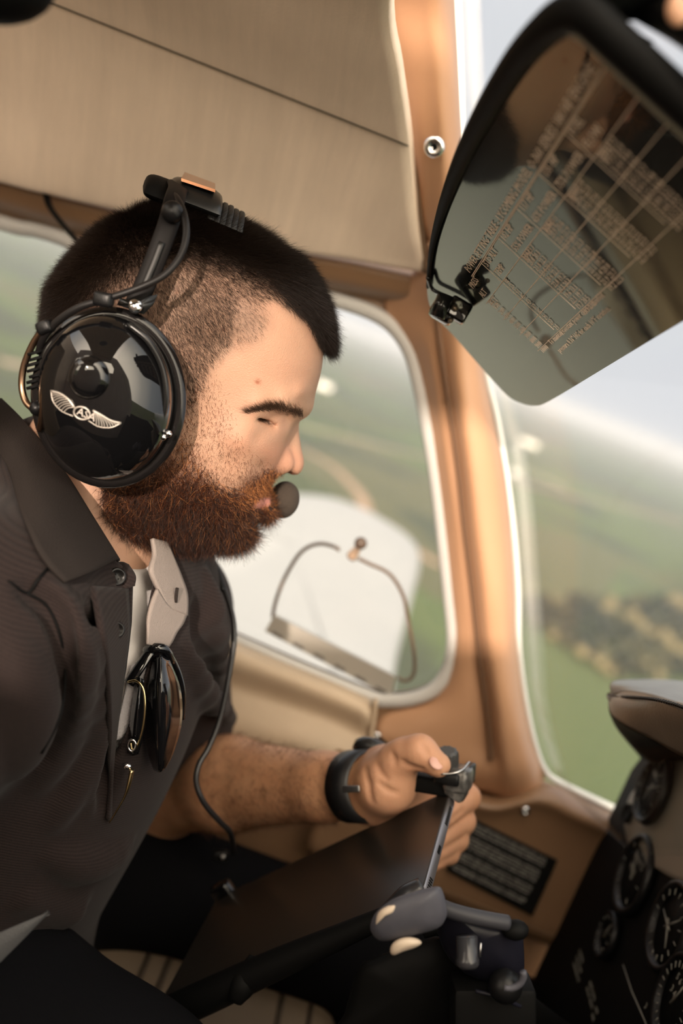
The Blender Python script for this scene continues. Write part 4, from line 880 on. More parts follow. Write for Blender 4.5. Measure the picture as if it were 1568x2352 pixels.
# padded crown of the headband with its label plate and ribbed pad
def padloft(ctr, hw, hh, s0=-.048, s1=.048, n=9, nn=24):
    R_ = []
    for i in range(n):
        f = i / (n - 1) * 2 - 1; q = math.sqrt(max(0, 1 - abs(f) ** 4)) * .97 + .03; ang = np.linspace(0, 2 * np.pi, nn, endpoint=False)
        s = s0 + (s1 - s0) * i / (n - 1); dr = -26 * f * f * -1
        c, sn = math.cos(math.radians(21.5)), math.sin(math.radians(21.5))
        R_.append(np.array([hp(ctr[0] + (hw * np.sign(math.cos(a)) * abs(math.cos(a)) ** .6) * c * 1.0 - (hh * np.sign(math.sin(a)) * abs(math.sin(a)) ** .6) * sn * q, ctr[1] + dr + (hw * np.sign(math.cos(a)) * abs(math.cos(a)) ** .6) * sn + (hh * np.sign(math.sin(a)) * abs(math.sin(a)) ** .6) * c * q, s) for a in ang]))
    return loft(R_)
crown = obj('headband_crown', padloft((448, 446), 64, 28), pm('crown_black', (.009, .009, .009), .3), hs, fixn=True)
obj('crown_pad', padloft((374, 433), 46, 25, -.040, .040), 'matte', hs, fixn=True)
rp_ = join(*[padloft((484 + 13 * i, 478 + 5.6 * i), 9, 26 - (i > 3) * 3, -.046, .046, 7, 14) for i in range(6)])
obj('ribbed_pad', rp_, pm('rubber_black', (.008, .008, .008), .5), hs, fixn=True)
lab = loft([np.array([hp(x, y + dy, s) for (x, y), s in (((416, 412), -.036), ((494, 438), -.036), ((494, 424), .030), ((424, 398), .030))]) for dy in (4, -3)])
obj('label_plate', lab, pm('copper_label', (.45, .20, .10), .18, .5), crown, smooth=False, fixn=True)
# cable over the cup, clip, wire stay and strain relief
obj('cable', tube([hp(*p) for p in ((392, 442, -.060), (410, 462, -.082), (424, 500, -.098), (427, 545, -.106), (412, 592, -.112), (374, 634, -.116), (312, 664, -.118), (240, 688, -.117), (182, 706, -.115), (132, 738, -.110), (100, 776, -.104), (88, 810, -.098))], .0023, 10, sm=7), pm('cable_rubber', (.009, .008, .008), .42, **{'Specular IOR Level': .25}), hs)
obj('cable_clip', rbox(hp(238, 688, -.117), (.012, .009, .0085), frame(unit((.1, 1, 0)), (1, 0, .2)), .25), 'dark', hs)
obj('cable_clip', rbox(hp(104, 752, -.106), (.010, .008, .009), frame(unit((.1, 1, 0)), (1, 0, .9)), .25), 'dark', hs)
obj('wire_stay', tube([hp(*p) for p in ((104, 752, -.104), (78, 786, -.100), (56, 838, -.097), (50, 884, -.097), (58, 920, -.100), (74, 938, -.103), (86, 944, -.104))], .0022, 10, sm=7), 'bronze', hs)
obj('strain_relief', join(*[tube([hp(82 + 4 * math.sin(i * 2), 806 + i * 13, -.098), hp(84 + 4 * math.sin(i * 2), 812 + i * 13, -.098)], .0058, 12) for i in range(7)]), 'matte', hs)
# far cup
obj('ear_cup', loft([ering(262, 905, CA * k, CB * k, .078 + h) for k, h in ((.8, 0), (1, .006), (1, .028), (.8, .044), (.4, .052), (.02, .054))]), 'gloss', hs, fixn=True)
# microphone on its boom, and the cord down the chest
boom = obj('mic_boom', tube([hp(*p) for p in ((652, 1150, .018), (610, 1180, .040), (540, 1170, .066), (440, 1080, .096), (330, 960, .118))], .0018, 8, sm=6), 'dark', hs)
obj('foam_microphone', ball(hp(652, 1148, .014), (.0120, .0135, .0148), 36, np.stack([HX * math.cos(.1) + HZ * math.sin(.1), HY, -HX * math.sin(.1) + HZ * math.cos(.1)], 1)), pm('foam', (.052, .038, .028), .95, bump=1.0, bs=1100), boom)
obj('cord', tube([at(*p) for p in ((430, 1180, .86), (478, 1262, .845), (500, 1320, .835), (528, 1392, .825), (538, 1460, .815), (526, 1550, .805), (505, 1650, .795), (480, 1715, .785), (456, 1758, .775), (451, 1800, .77), (470, 1846, .77), (506, 1888, .78), (530, 1915, .80), (536, 1960, .86))], .0024, 10, sm=7), pm('cord_rubber', (.016, .015, .016), .3), hs)
obj('cord_sleeve', tube([at(*p) for p in ((495, 1305, .837), (505, 1335, .833), (513, 1358, .830))], .0034, 10, sm=4), 'dark', hs)
# ================================================================ SUNGLASSES on the placket
sg_ = thing('sunglasses', at(360, 1500, .69), 'dark sunglasses with gold hardware hanging from the open placket of the polo shirt', 'sunglasses')
lens = pm('dark_lens', (.006, .006, .007), .06, **{'Coat Weight': .5})
obj('frame', join(tube([at(*p) for p in ((336, 1494, .676), (358, 1488, .672), (380, 1494, .676), (392, 1520, .684))], .0035, 10, sm=5), tube([at(*p) for p in ((346, 1494, .674), (322, 1530, .668), (296, 1570, .664))], .0042, 10, sm=5, flat=.5), tube([at(*p) for p in ((384, 1500, .680), (404, 1540, .690), (416, 1590, .694), (414, 1650, .696))], .0034, 10, sm=5)), 'gloss', sg_)
obj('lens', gsurf(G3([((350, 1510, .674), (368, 1504, .668), (388, 1512, .676)), ((336, 1580, .668), (372, 1570, .658), (414, 1580, .684)), ((330, 1660, .668), (372, 1655, .658), (418, 1655, .688)), ((340, 1730, .672), (368, 1740, .664), (400, 1725, .684)), ((352, 1768, .678), (366, 1774, .674), (380, 1765, .680))]), 6, 7, .002, (0, 1, 0)), lens, sg_)
obj('lens', gsurf(G3([((312, 1560, .668), (322, 1556, .664), (330, 1562, .666)), ((304, 1610, .662), (318, 1606, .656), (332, 1610, .662)), ((296, 1680, .660), (312, 1680, .654), (330, 1684, .660)), ((292, 1730, .662), (304, 1736, .658), (318, 1732, .662))]), 6, 7, .002, (0, 1, 0)), lens, sg_)
obj('wire_rim', tube([at(*p) for p in ((294, 1566, .660), (312, 1564, .656), (328, 1580, .654), (333, 1620, .652), (328, 1670, .652), (316, 1712, .653), (304, 1722, .655), (300, 1706, .656))], .00085, 8, sm=7), 'gold', sg_)
obj('nose_pad', tube([at(x, y, .652) for x, y in [(303 + 9 * math.cos(a), 1712 + 13 * math.sin(a)) for a in np.linspace(0, 6.28, 20, endpoint=False)]], .0008, 8, closed=True), 'chrome', sg_)
obj('hinge', ball(at(291, 1760, .655), (.0035, .002, .0026), 14), 'chrome', sg_)
obj('temple', tube([at(*p) for p in ((303, 1768, .655), (296, 1800, .653), (286, 1830, .652), (268, 1862, .652), (252, 1888, .654))], [.0032, .0028, .0016, .0013, .0012], 10, sm=6, flat=.5), 'gold', sg_, label='gold temple tip')
# ================================================================ WRISTWATCH
fdir = unit(WRF - ELF); wc = WRF + fdir * .008; Mx = frame(fdir, (0, -.2, 1))
wt_ = thing('wristwatch', wc, 'black rubber wristwatch on the wrist of the hand holding the tablet', 'wristwatch')
def wring(r0, r1, hw_, c=wc): return [np.asarray(c) + np.stack([r0 * np.cos(a), r1 * np.sin(a), np.full(40, h)], 1) @ Mx.T for a in [np.linspace(0, 2 * np.pi, 40, endpoint=False)] for h in hw_]
obj('strap', loft(wring(.0272, .0272, (-.0125,)) + wring(.0302, .0306, (-.0115, .0115)) + wring(.0272, .0272, (.0125,)), False), pm('rubber_strap', (.009, .009, .010), .4), wt_, fixn=True)
kp = trace(lambda P: np.linalg.norm(np.cross(P - wc, fdir), axis=1) - .0308, 806, 1812, .6)
if kp is not None: obj('buckle', rbox(kp, (.0052, .002, .019), np.stack([unit(np.cross(fdir, unit(kp - wc))), unit(kp - wc), fdir], 1), .3), 'alu', wt_)
tp_ = wc + Mx[:, 0] * .031 + Mx[:, 1] * -.000; obj('watch_case', lathe([(.0001, .009), (.014, .0085), (.0165, .006), (.017, 0), (.015, -.003), (.0001, -.003)], wc + unit(np.array((.0, .65, .75))) * .030 , unit(np.array((.0, .65, .75))), 32), pm('watch_dark', (.02, .02, .02), .25), wt_)
# ================================================================ TABLET and its clamp
TR = at(1036, 1812, .775); BR = at(970, 2050, .655); sv_ = BR - TR; nrm0 = None
best = min(((abs((at(430, 2092, Y) - TR) @ sv_), Y) for Y in np.arange(.6, 1.0, .002))); TL = at(430, 2092, best[1])
lv = TL - TR; lv = lv - (lv @ unit(sv_)) * unit(sv_); TW = unit(sv_); TLn = unit(lv); TN = unit(np.cross(TW, TLn))
if TN @ unit(CAM - TR) < 0: TN = -TN
LL, SS = .255, np.linalg.norm(sv_); TC = TR + TLn * LL / 2 + TW * SS / 2; TM = np.stack([TLn, TW, TN], 1)
print('TAB', TL, np.linalg.norm(lv), SS, topx(TR + TLn * LL), topx(BR + TLn * LL))
def tp3(u, v, w=0): return TR + TLn * u + TW * v + TN * w
tb_ = thing('tablet', TC, 'dark tablet computer held in the hand and strapped to the control yoke', 'tablet')
def rrect(u0, v0, u1, v1, r, w, n=8):
    q = []
    for cx, cy, a0 in ((u1 - r, v1 - r, 0), (u0 + r, v1 - r, 90), (u0 + r, v0 + r, 180), (u1 - r, v0 + r, 270)):
        for k in range(n + 1): a = math.radians(a0 + 90 * k / n); q.append(tp3(cx + r * math.cos(a), cy + r * math.sin(a), w))
    return np.array(q)
obj('body', loft([rrect(.001, .001, LL - .001, SS - .001, .009, -.0085), rrect(0, 0, LL, SS, .010, -.0075), rrect(0, 0, LL, SS, .010, -.0012), rrect(.0006, .0006, LL - .0006, SS - .0006, .010, -.0004)]), pm('space_grey', (.36, .34, .35), .32, .9), tb_, fixn=True, ang=40)
obj('screen', loft([rrect(.0010, .0010, LL - .001, SS - .001, .009, -.0005), rrect(.0012, .0012, LL - .0012, SS - .0012, .009, .0004)]), pm('screen_glass', (.020, .016, .013), .30, **{'Specular IOR Level': .8}), tb_, fixn=True, ang=40)
for v0 in (.020, .105):
    obj('speaker_grille', join(*[rbox(tp3(-.0001, v0 + .0026 * i, -.0045), (.0008, .0012, .0034), TM, .3) for i in range(9)]), 'matte', tb_)
obj('charging_port', rbox(tp3(-.0001, .072, -.0045), (.0008, .009, .0026), TM, .4), 'matte', tb_)
# the spring clamp cradle
mt = thing('tablet_mount', tp3(.02, -.01, -.01), 'black spring clamp cradle with a ribbed thumb knob gripping the tablet', 'tablet mount')
obj('backplate', loft([rrect(.02, .01, LL - .01, SS - .01, .012, -.016), rrect(.02, .01, LL - .01, SS - .01, .012, -.0095)]), 'matte', mt, fixn=True, smooth=False)
def pbox(x, y, Y, sx, sy, sz, R, mat, nm, par, lab=None, bev=.2): return obj(nm, rbox(at(x, y, Y), (sx, sy, sz), R, bev), mat, par, label=lab, ang=50)
RB = np.stack([unit(CR - .0 * CU), unit(_F), unit(CU)], 1)
worn = pm('worn_black_metal', (.03, .03, .03), .30, .5, col2=(.22, .21, .20), var=.3, vs=160)
Rt = frame(unit(CU * 1.0 + CR * .08), unit(CR * .93 - _F * .35))
cl = pbox(1052, 1788, .772, .020, .024, .020, Rt, worn, 'clamp_jaw', mt, 'scuffed dark metal clamp jaw')
obj('edge_strip', tube([at(*p) for p in ((1012, 1778, .752), (1040, 1776, .750), (1062, 1768, .754), (1078, 1750, .764))], .0008, 6, sm=4), 'alu', cl)
pbox(1075, 1778, .782, .008, .020, .016, Rt, 'dark', 'clamp_block', mt)
pbox(1048, 1818, .770, .016, .014, .012, frame(unit(CU * 1.0 + CR * .6), unit(CR - _F * .35)), worn, 'clamp_foot', mt)
pbox(985, 1800, .780, .045, .016, .014, Rt, 'matte', 'clamp_arm', mt)
pbox(1030, 1785, .768, .020, .018, .010, Rt, 'dark', 'clamp_plate', mt)
kn0, kn1 = at(1026, 1772, .776), at(1026, 1716, .776); ka = unit(kn1 - kn0 - _F * .004)
kv, kf = lathe([(.0001, 0), (.0092, 0), (.0092, .013), (.0085, .0165), (.0062, .018), (.0001, .018)], kn0 + ka * .002, ka, 40)
a = np.arange(len(kv)); sc = np.where((a % 4) < 2, 1.0, .90); cen = kn0 + ((kv - kn0) @ ka)[:, None] * ka; kv = cen + (kv - cen) * sc[:, None]
knb = obj('thumb_knob', (kv, kf), pm('knob_grey', (.045, .045, .045), .45), mt, ang=30)
obj('knob_stem', tube([kn0 - ka * .012, kn0 + ka * .004], .006, 16), 'dark', knb)
obj('corner_grip', tube([tp3(-.001, SS - .004, .004), tp3(.012, SS + .002, .005), tp3(.030, SS + .004, .002)], [.006, .0075, .004], 12, sm=4, flat=.6), pm('grip_rubber', (.02, .02, .022), .3), mt)
obj('corner_grip', rbox(tp3(LL * .965, .0, .003), (.020, .012, .016), TM, .25), 'gloss', mt)
obj('corner_grip', tube([tp3(LL * .60, SS - .002, .004), tp3(LL * .64, SS + .012, -.004), tp3(LL * .68, SS + .020, -.010)], [.004, .010, .006], 12, sm=4), 'matte', mt)
obj('lower_rail', tube([tp3(.01, SS + .003, -.004), tp3(LL * .5, SS + .006, -.004), tp3(LL * .8, SS + .009, -.005), tp3(LL * 1.02, SS + .010, -.006)], [.006, .011, .013, .013], 12, sm=5), 'matte', mt)
# ================================================================ CONTROL YOKE
yk = thing('control_yoke', at(1000, 2200, .58), 'black control yoke with a slate grey horn and two cream buttons under the tablet', 'control yoke')
def ppoly(pts, Y, th, mat, nm, par, rnd=3, lab=None, bulge=.0):
    P = catmull(np.array([(x, y, (Y(x, y) if callable(Y) else Y)) for x, y in pts], float), rnd, True); c = P.mean(0)
    def ring(k, dY): return np.array([at(c[0] + (x - c[0]) * k, c[1] + (y - c[1]) * k, q + dY) for x, y, q in P])
    return obj(nm, loft([ring(.92, th), ring(1, th * .75), ring(1, th * .25), ring(.95, 0), ring(.80, -bulge * .5), ring(.4, -bulge), ring(.02, -bulge * 1.05)]), mat, par, fixn=True, label=lab)
slate = pm('slate_grey_plastic', (.075, .075, .092), .5, var=.2, vs=40, **{'Specular IOR Level': .3})
navy = pm('blue_black_plastic', (.010, .010, .017), .4, **{'Specular IOR Level': .3})
cream = pm('cream_button', (.60, .49, .38), .4)
hn = ppoly([(852, 2118), (866, 2092), (900, 2066), (950, 2048), (1000, 2036), (1016, 2046), (1026, 2090), (1022, 2112), (1005, 2132), (960, 2146), (905, 2160), (870, 2160), (852, 2140)], .555, .030, slate, 'horn', yk, bulge=.006)
ppoly([(862, 2120), (868, 2096), (890, 2080), (918, 2074), (920, 2090), (900, 2100), (878, 2108), (864, 2124)], .553, .006, cream, 'button', yk, lab='cream thumb button on the upper edge of the horn', bulge=.003)
ppoly([(896, 2188), (898, 2172), (912, 2158), (935, 2152), (958, 2156), (968, 2166), (955, 2176), (925, 2186), (905, 2194)], .552, .008, cream, 'button', yk, lab='cream button under the horn', bulge=.003)
ppoly([(1000, 2064), (1040, 2080), (1110, 2106), (1170, 2118), (1196, 2128), (1202, 2170), (1200, 2240), (1160, 2262), (1090, 2250), (1030, 2200), (1005, 2140)], .60, .045, navy, 'hub', yk, bulge=.010)
obj('wiring_tube', tube([at(*p) for p in ((1000, 2076, .585), (1030, 2090, .583), (1080, 2104, .583), (1130, 2114, .585), (1165, 2120, .588))], .0048, 12, sm=6), pm('dim_slate', (.035, .035, .042), .5, **{'Specular IOR Level': .3}), yk)
obj('tube_cap', ball(at(1183, 2136, .590), (.0085, .007, .0062), 16, RB), 'matte', yk)
obj('knob', lathe([(.0001, 0), (.0065, 0), (.0065, .012), (.0072, .013), (.0072, .016), (.0060, .018), (.0001, .018)], at(1072, 2150, .578), unit(-CU * 1.0 - _F * .15 + CR * .0), 28), pm('dark_satin', (.03, .03, .034), .22), yk)
obj('knob_pin', tube([at(1104, 2166, .575), at(1102, 2198, .573)], .0006, 6), 'alu', yk)
obj('ball_joint', ball(at(1160, 2265, .58), .0105, 20), 'dark', yk)
obj('joint_ring', tube([at(1168 + 34 * math.cos(a), 2240 + 30 * math.sin(a), .572) for a in np.linspace(-.3, 1.9, 12)], .0022, 8), slate, yk)
obj('column', tube([at(1040, 2200, .64), at(1200, 2330, .74), at(1330, 2420, .86)], .016, 20), 'matte', yk)
obj('mount_box', rbox(at(1130, 2330, .60), (.052, .03, .045), RB, .12), 'matte', yk, ang=40)
obj('mount_box_edge', tube([at(*p) for p in ((1092, 2276, .582), (1140, 2288, .582), (1196, 2312, .582))], .0012, 6), navy, yk)
obj('support_arm', ppoly([(820, 2230), (860, 2200), (1000, 2150), (1060, 2190), (1100, 2300), (1080, 2420), (760, 2420), (790, 2330)], .63, .05, 'matte', 'shroud', yk, bulge=.01) and tube([at(1000, 2150, .66), at(960, 2060, .70)], .008, 12), 'matte', yk)
# ================================================================ SEAT, belt, lap area
stt = thing('pilot_seat', (-.15, .77, .0), 'beige upholstered pilot seat with piped pleats under the pilot', 'seat')
seatm = pm('beige_seat', (.20, .145, .095), .6, var=.12, vs=14, bump=.4, bs=400)
_sx = atz(792, 2300, .40)[0]; _x1 = atz(352, 2170, .40)[0]; _x2 = atz(402, 2170, .40)[0]; _x3 = atz(640, 2330, .4)[0]; print('SEAT', _sx, _x1, _x2)
obj('seat_cushion', rbox(((_sx - .27) / 2 , .79, .29), (_sx + .27, .47, .22), None, .15, 4), seatm, stt)
obj('seat_back', rbox((-.42, .77, .66), (.10, .44, .72), frame((-.16, 0, 1), (1, 0, .16)), .3, 4), seatm, stt)
for X_, nn_ in ((_x1, 1), (_x2, 1), (_x3, 1), (_sx - .035, 1)):
    obj('piping', tube([(X_, .60, .398), (X_ + .0, .80, .4005), (X_, .98, .398)], .0035, 8), pm('piping_dark', (.10, .07, .045), .6), stt)
for k in range(4): obj('seat_leg', tube([((-.2, .16)[k % 2], (.6, .96)[k // 2], .0), ((-.2, .16)[k % 2], (.6, .96)[k // 2], .20)], .014, 12), 'alu', stt)
belt = thing('seat_belt', at(40, 2180, .56), 'grey woven lap belt strap across the dark trousers at the lower left', 'seat belt')
wb_ = pm('webbing', (.075, .075, .078), .8, bump=.6, bs=900)
bl = gsurf([[at(-60, 2170, .535), at(0, 2142, .54), (at(112, 2094, .55))], [at(-60, 2212, .533), at(0, 2175, .538), at(112, 2096, .549)], [at(-60, 2262, .535), at(0, 2212, .54), at(112, 2098, .55)]], 6, 8, .002, (0, 1, 0))
obj('webbing', bl, wb_, belt)
bk = thing('belt_buckle', at(510, 1965, .93), 'small dark seat buckle with a metal glint beside the dark thigh', 'buckle')
obj('buckle_plate', rbox(at(505, 1965, .91), (.016, .008, .010), RB, .3), 'dark', bk); obj('buckle_tab', rbox(at(512, 1968, .90), (.004, .004, .004), RB, .3), 'alu', bk)
# ================================================================ SUN VISOR
VN_ = unit(unit(CAM - at(1240, 790, .75)) + unit(at(820, 1250, 1.08) - at(1240, 790, .75))); VP0 = at(1240, 790, .75)
def vp(x, y, o=0.0): return atpl(x, y, VP0, VN_) + VN_ * o
vs_ = thing('sun_visor', vp(1040, 700), 'smoked acrylic sun visor printed with a power setting table, hung at the windscreen', 'sun visor')
vout = [(983, 690), (981, 640), (990, 570), (1006, 500), (1032, 420), (1066, 335), (1117, 235), (1182, 130), (1242, 60), (1290, 22), (1330, 12), (1366, 24), (1410, 60), (1568, 205), (1760, 380), (1840, 520), (1760, 632), (1568, 738), (1400, 838), (1262, 921), (1228, 932), (1196, 926), (1164, 908), (1110, 850), (1040, 770), (1000, 728)]
vo_ = catmull(np.array([vp(x, y) for x, y in vout]), 4, True); vc = vo_.mean(0)
def vring(k, o): return vc + (vo_ - vc) * k + VN_ * o
vm = bpy.data.materials.new('smoked_acrylic'); vm.use_nodes = True; t = vm.node_tree; b = t.nodes['Principled BSDF']
b.inputs['Base Color'].default_value = (.004, .0045, .004, 1); b.inputs['Roughness'].default_value = .3; b.inputs['Specular IOR Level'].default_value = .05
gl_ = nd(t, 'ShaderNodeBsdfGlossy', Roughness=.015, Color=(.93, .97, .78, 1)); mxs = nd(t, 'ShaderNodeMixShader'); lw = nd(t, 'ShaderNodeLayerWeight', Blend=.5); p3 = nd(t, 'ShaderNodeMath', operation='POWER'); p3.inputs[1].default_value = 3; m3 = nd(t, 'ShaderNodeMath', operation='MULTIPLY'); m3.inputs[1].default_value = .82; t.links.new(lw.outputs['Facing'], p3.inputs[0]); t.links.new(p3.outputs[0], m3.inputs[0]); t.links.new(m3.outputs[0], mxs.inputs[0])
tcn = nd(t, 'ShaderNodeTexCoord'); no = nd(t, 'ShaderNodeTexNoise', Scale=28.0, Detail=5.0, Roughness=.7); t.links.new(tcn.outputs['Object'], no.inputs[0])
mr = nd(t, 'ShaderNodeMapRange'); mr.inputs['From Min'].default_value = .35; mr.inputs['From Max'].default_value = .75; mr.inputs['To Min'].default_value = .01; mr.inputs['To Max'].default_value = .07
t.links.new(no.outputs['Fac'], mr.inputs[0]); t.links.new(mr.outputs[0], gl_.inputs['Roughness'])
t.links.new(b.outputs[0], mxs.inputs[1]); t.links.new(gl_.outputs[0], mxs.inputs[2]); t.links.new(mxs.outputs[0], t.nodes['Material Output'].inputs[0])
pn = obj('tinted_panel', loft([vring(.999, 0), vring(1, -.0008), vring(1, -.0030), vring(.997, -.0038)]), vm, vs_, fixn=True, ang=30)
edge_pts = [vp(x, y, .002) for x, y in ((986, 655), (994, 575), (1012, 500), (1038, 424), (1073, 340), (1124, 242), (1190, 138), (1250, 68), (1296, 32), (1332, 22), (1362, 32), (1405, 72), (1568, 222), (1755, 395))]
obj('edge_binding', tube(edge_pts, [.0015, .002, .003, .0042, .0052, .0062, .0072, .0080, .0084, .0084, .0084, .0084, .0084, .0084], 10, sm=5), 'matte', vs_)
obj('edge_highlight', tube([vp(x, y, .006) for x, y in ((1262, 62), (1296, 46), (1330, 48), (1364, 68), (1400, 100), (1480, 178), (1568, 262), (1740, 425))], .0022, 10, sm=5), pm('olive_highlight', (.30, .28, .20), .4), vs_)  # olive strip stands in for the highlight along the rim
# hinge clip at the pillar
RV = np.stack([unit(CR * .86 - CU * .5), unit(_F), unit(CU * .86 + CR * .5)], 1)
hc = obj('hinge_clip', rbox(at(1020, 712, .79), (.020, .016, .018), RV, .25), 'gloss', vs_)
obj('clip_barrel', tube([at(1003, 728, .775), at(1024, 676, .775)], .0060, 16), pm('barrel', (.03, .03, .03), .12, .6), hc)
obj('clip_plate', rbox(at(1052, 712, .785), (.017, .010, .016), RV, .2), 'gloss', hc)
obj('rivet', ball(at(1044, 708, .779), .0026, 12), pm('rivet_brass', (.22, .17, .12), .4, .7), hc); obj('rivet', ball(at(1034, 736, .779), .0020, 12), pm('rivet_brass', (.22, .17, .12), .4, .7), hc)
obj('clip_spring', tube([vp(x, y, .004) for x, y in ((990, 628), (1000, 655), (1022, 668), (1050, 682), (1078, 700))], .0016, 8, sm=5), 'gloss', hc)
# lettering of the table
e1 = unit(vp(1262, 332) - vp(1082, 622)); e2 = unit(np.cross(e1, VN_)); 
if (vp(1200, 700) - vp(1100, 600)) @ e2 < 0: e2 = -e2
flip = np.cross(e1, -e2) @ VN_ > 0
ink = pm('pale_print', (.95, .78, .62), .6)
O = vp(1080, 626, .0006)
def T(lines, u, v, size, lsp=1.3): return textmesh(lines, O + e1 * u + e2 * v, e1, -e2, size, lsp, .00005)
tl = np.linalg.norm(vp(1262, 332) - vp(1082, 622)); parts = [T(['POWER SETTING TABLE - LYCOMING MODEL O-360 SERIES 180 HP ENGINE'], 0, 0, tl / 24)]
def L(u0, v0, u1, v1, w=.0003): return tube([O + e1 * u0 + e2 * v0, O + e1 * u1 + e2 * v1], w, 4)
du = tl * 1.42; cs = tl / 26
for v in (.0022, .0032): parts.append(L(-.002, v, du, v))
for i, (h1, h2, h3) in enumerate((('PRESS', 'ALT', 'FEET'), ('STD ALT', 'TEMP', '°F'), ('102 HP', '55% POWER', 'RPM'), ('117 HP', '65% POWER', 'RPM'), ('135 HP', '75% POWER', 'RPM'), ('FUEL', 'FLOW', 'GPH'))):
    parts.append(T([h1, h2, h3], -.018 + i * .048, .0085, cs))
for v in (.0222, .0395, .0555, .0730): parts.append(L(-.022, v, du, v, .00028))
r7 = np.random.default_rng(3)
for i in range(6):
    rows_ = []
    for k in range(11): rows_.append({0: ('SL' if k == 0 else str(k * 1000)), 1: str(59 - 4 * k if k % 2 == 0 else 57 - 4 * k)}.get(i, '%d.%d %d.%d' % (r7.integers(19, 24), r7.integers(0, 10), r7.integers(19, 24), r7.integers(0, 10))))
    parts.append(T(rows_, -.018 + i * .048, .0262, cs * .8, .84))
    if i: parts.append(L(-.021 + i * .048, .0035, -.021 + i * .048, .070, .0002))
parts.append(T(['To maintain constant power correct manifold', 'pressure 0.16" HG for each 10°F variation.'], .004, .0765, cs * .8, 1.4))
obj('printed_table', join(*parts), ink, pn, smooth=False)
# black mount arm of the visor along the top of the windscreen
mr_ = thing('visor_mount', at(1500, 40, .46), 'thick black visor mounting arm crossing the top right corner', 'mount')
obj('arm', tube([at(*p) for p in ((1330, -100, .52), (1400, -48, .50), (1480, 2, .48), (1570, 52, .46), (1700, 140, .43))], [.010, .0105, .0105, .0105, .0105], 12, sm=4, flat=.8), 'matte', mr_)
obj('bracket', ppoly([(1355, -40), (1372, 14), (1420, 50), (1500, 95), (1480, 100), (1466, 96), (1440, 70), (1385, 32)], .475, .02, 'matte', 'bracket', mr_) and rbox(at(1460, -40, .47), (.05, .03, .022), RB, .2), 'matte', mr_)
obj('bracket_highlight', ball(at(1556, 24, .43), (.0046, .003, .0062), 14, RB), pm('tan_highlight', (.55, .30, .18), .4), mr_)  # tan blob stands in for an orange highlight on the mount
# ================================================================ small hardware on the walls
def screw(x, y, Y, r, label, mat='chrome', nrm=(0, -1, 0), par=None):
    c = at(x, y, Y); n = unit(nrm); o = obj('screw', lathe([(.0001, .0006), (r * .35, .0006), (r * .38, .0022), (r * .75, .0026), (r, .0012), (r * 1.02, -.001), (.0001, -.0012)], c, n, 28), mat, None, label=label, cat='screw')
    F_ = frame(n); obj('slot', join(rbox(c + n * .0012, (r * .6, r * .14, .0008), F_, 0), rbox(c + n * .0012, (r * .14, r * .6, .0008), F_, 0)), 'matte', o, smooth=False); return o
screw(997, 337, .905, .0088, 'chrome screw in a cup washer at the top of the windscreen pillar', nrm=(-.15, -1, -.35))
screw(864, 1692, 1.060, .0055, 'small chrome snap below the front corner of the pilot window')
screw(1206, 1862, 1.036, .0048, 'small chrome snap above the black placard')
slt = obj('door_latch', tube([at(872, 1700, 1.058), at(890, 1718, 1.056), at(910, 1732, 1.056)], .004, 8, sm=3), 'matte', None, label='dark recessed latch slot beside the lower window corner', cat='latch')
# placard
pc = [(1082, 1878), (1280, 1976), (1222, 2104), (1024, 1998)]
q = [at(x, y, 1.0405) for x, y in pc]; ex = unit(q[1] - q[0]); ey = unit(q[0] - q[3]); wd, ht = np.linalg.norm(q[1] - q[0]), np.linalg.norm(q[3] - q[0]); nn_ = unit(np.cross(ex, ey)); nn_ = nn_ if nn_[1] < 0 else -nn_
pcd = obj('placard', loft([np.array([p + nn_ * o for p in q]) for o in (-.001, .0006)]), pm('placard_black', (.008, .008, .008), .35), None, smooth=False, label='black placard of small white print riveted to the tan panel under the hand', cat='placard', fixn=True)
txt = ['THIS AIRPLANE MUST BE OPERATED AS A', 'NORMAL OR UTILITY CATEGORY AIRPLANE IN', 'COMPLIANCE WITH THE OPERATING LIMITATIONS', '', 'STATED IN THE FORM OF PLACARDS, MARKINGS', 'AND MANUALS. ALL MARKINGS AND PLACARDS', 'ON THIS AIRPLANE APPLY TO ITS OPERATION', 'AS A UTILITY CATEGORY AIRPLANE. FOR', '', 'NORMAL AND UTILITY CATEGORY OPERATIONS', 'REFER TO THE FLIGHT MANUAL. NO ACROBATIC', 'MANEUVERS ARE APPROVED FOR NORMAL', '', 'CATEGORY OPERATIONS. SPINS ARE', 'PROHIBITED FOR NORMAL CATEGORY.']
obj('placard_text', textmesh(txt, q[0] + ex * wd * .05 - ey * ht * .085 + nn_ * .0009, ex, ey, ht * .052, 1.16, .0001, wd * .84), pm('placard_print', (.50, .48, .44), .6), pcd, smooth=False)
# ================================================================ STORM WINDOW in the pilot's pane
sw = thing('storm_window', at(800, 1430, 1.075), 'small hinged storm window with a bent wire frame in the pilot side pane', 'storm window')
brw = pm('brown_wire', (.13, .085, .055), .45)
obj('frame_wire', tube([at(*p, 1.092) for p in ((626, 1418), (632, 1385), (650, 1335), (680, 1282), (705, 1258), (735, 1249), (765, 1255), (780, 1264))], .0021, 8, sm=6), brw, sw)
obj('frame_wire', tube([at(*p, 1.092) for p in ((822, 1282), (850, 1296), (885, 1312), (908, 1335), (928, 1375), (936, 1420), (946, 1470), (952, 1520), (948, 1552), (930, 1564), (912, 1556))], .0021, 8, sm=6), brw, sw)
hb = [at(*p, 1.088) for p in ((630, 1412), (908, 1553), (898, 1600), (609, 1448))]
obj('hinge_bar', loft([np.array([p + np.array((0, o, 0)) for p in hb]) for o in (-.003, .004)]), pm('grey_hinge', (.44, .41, .36), .4, .3), sw, smooth=False, fixn=True)
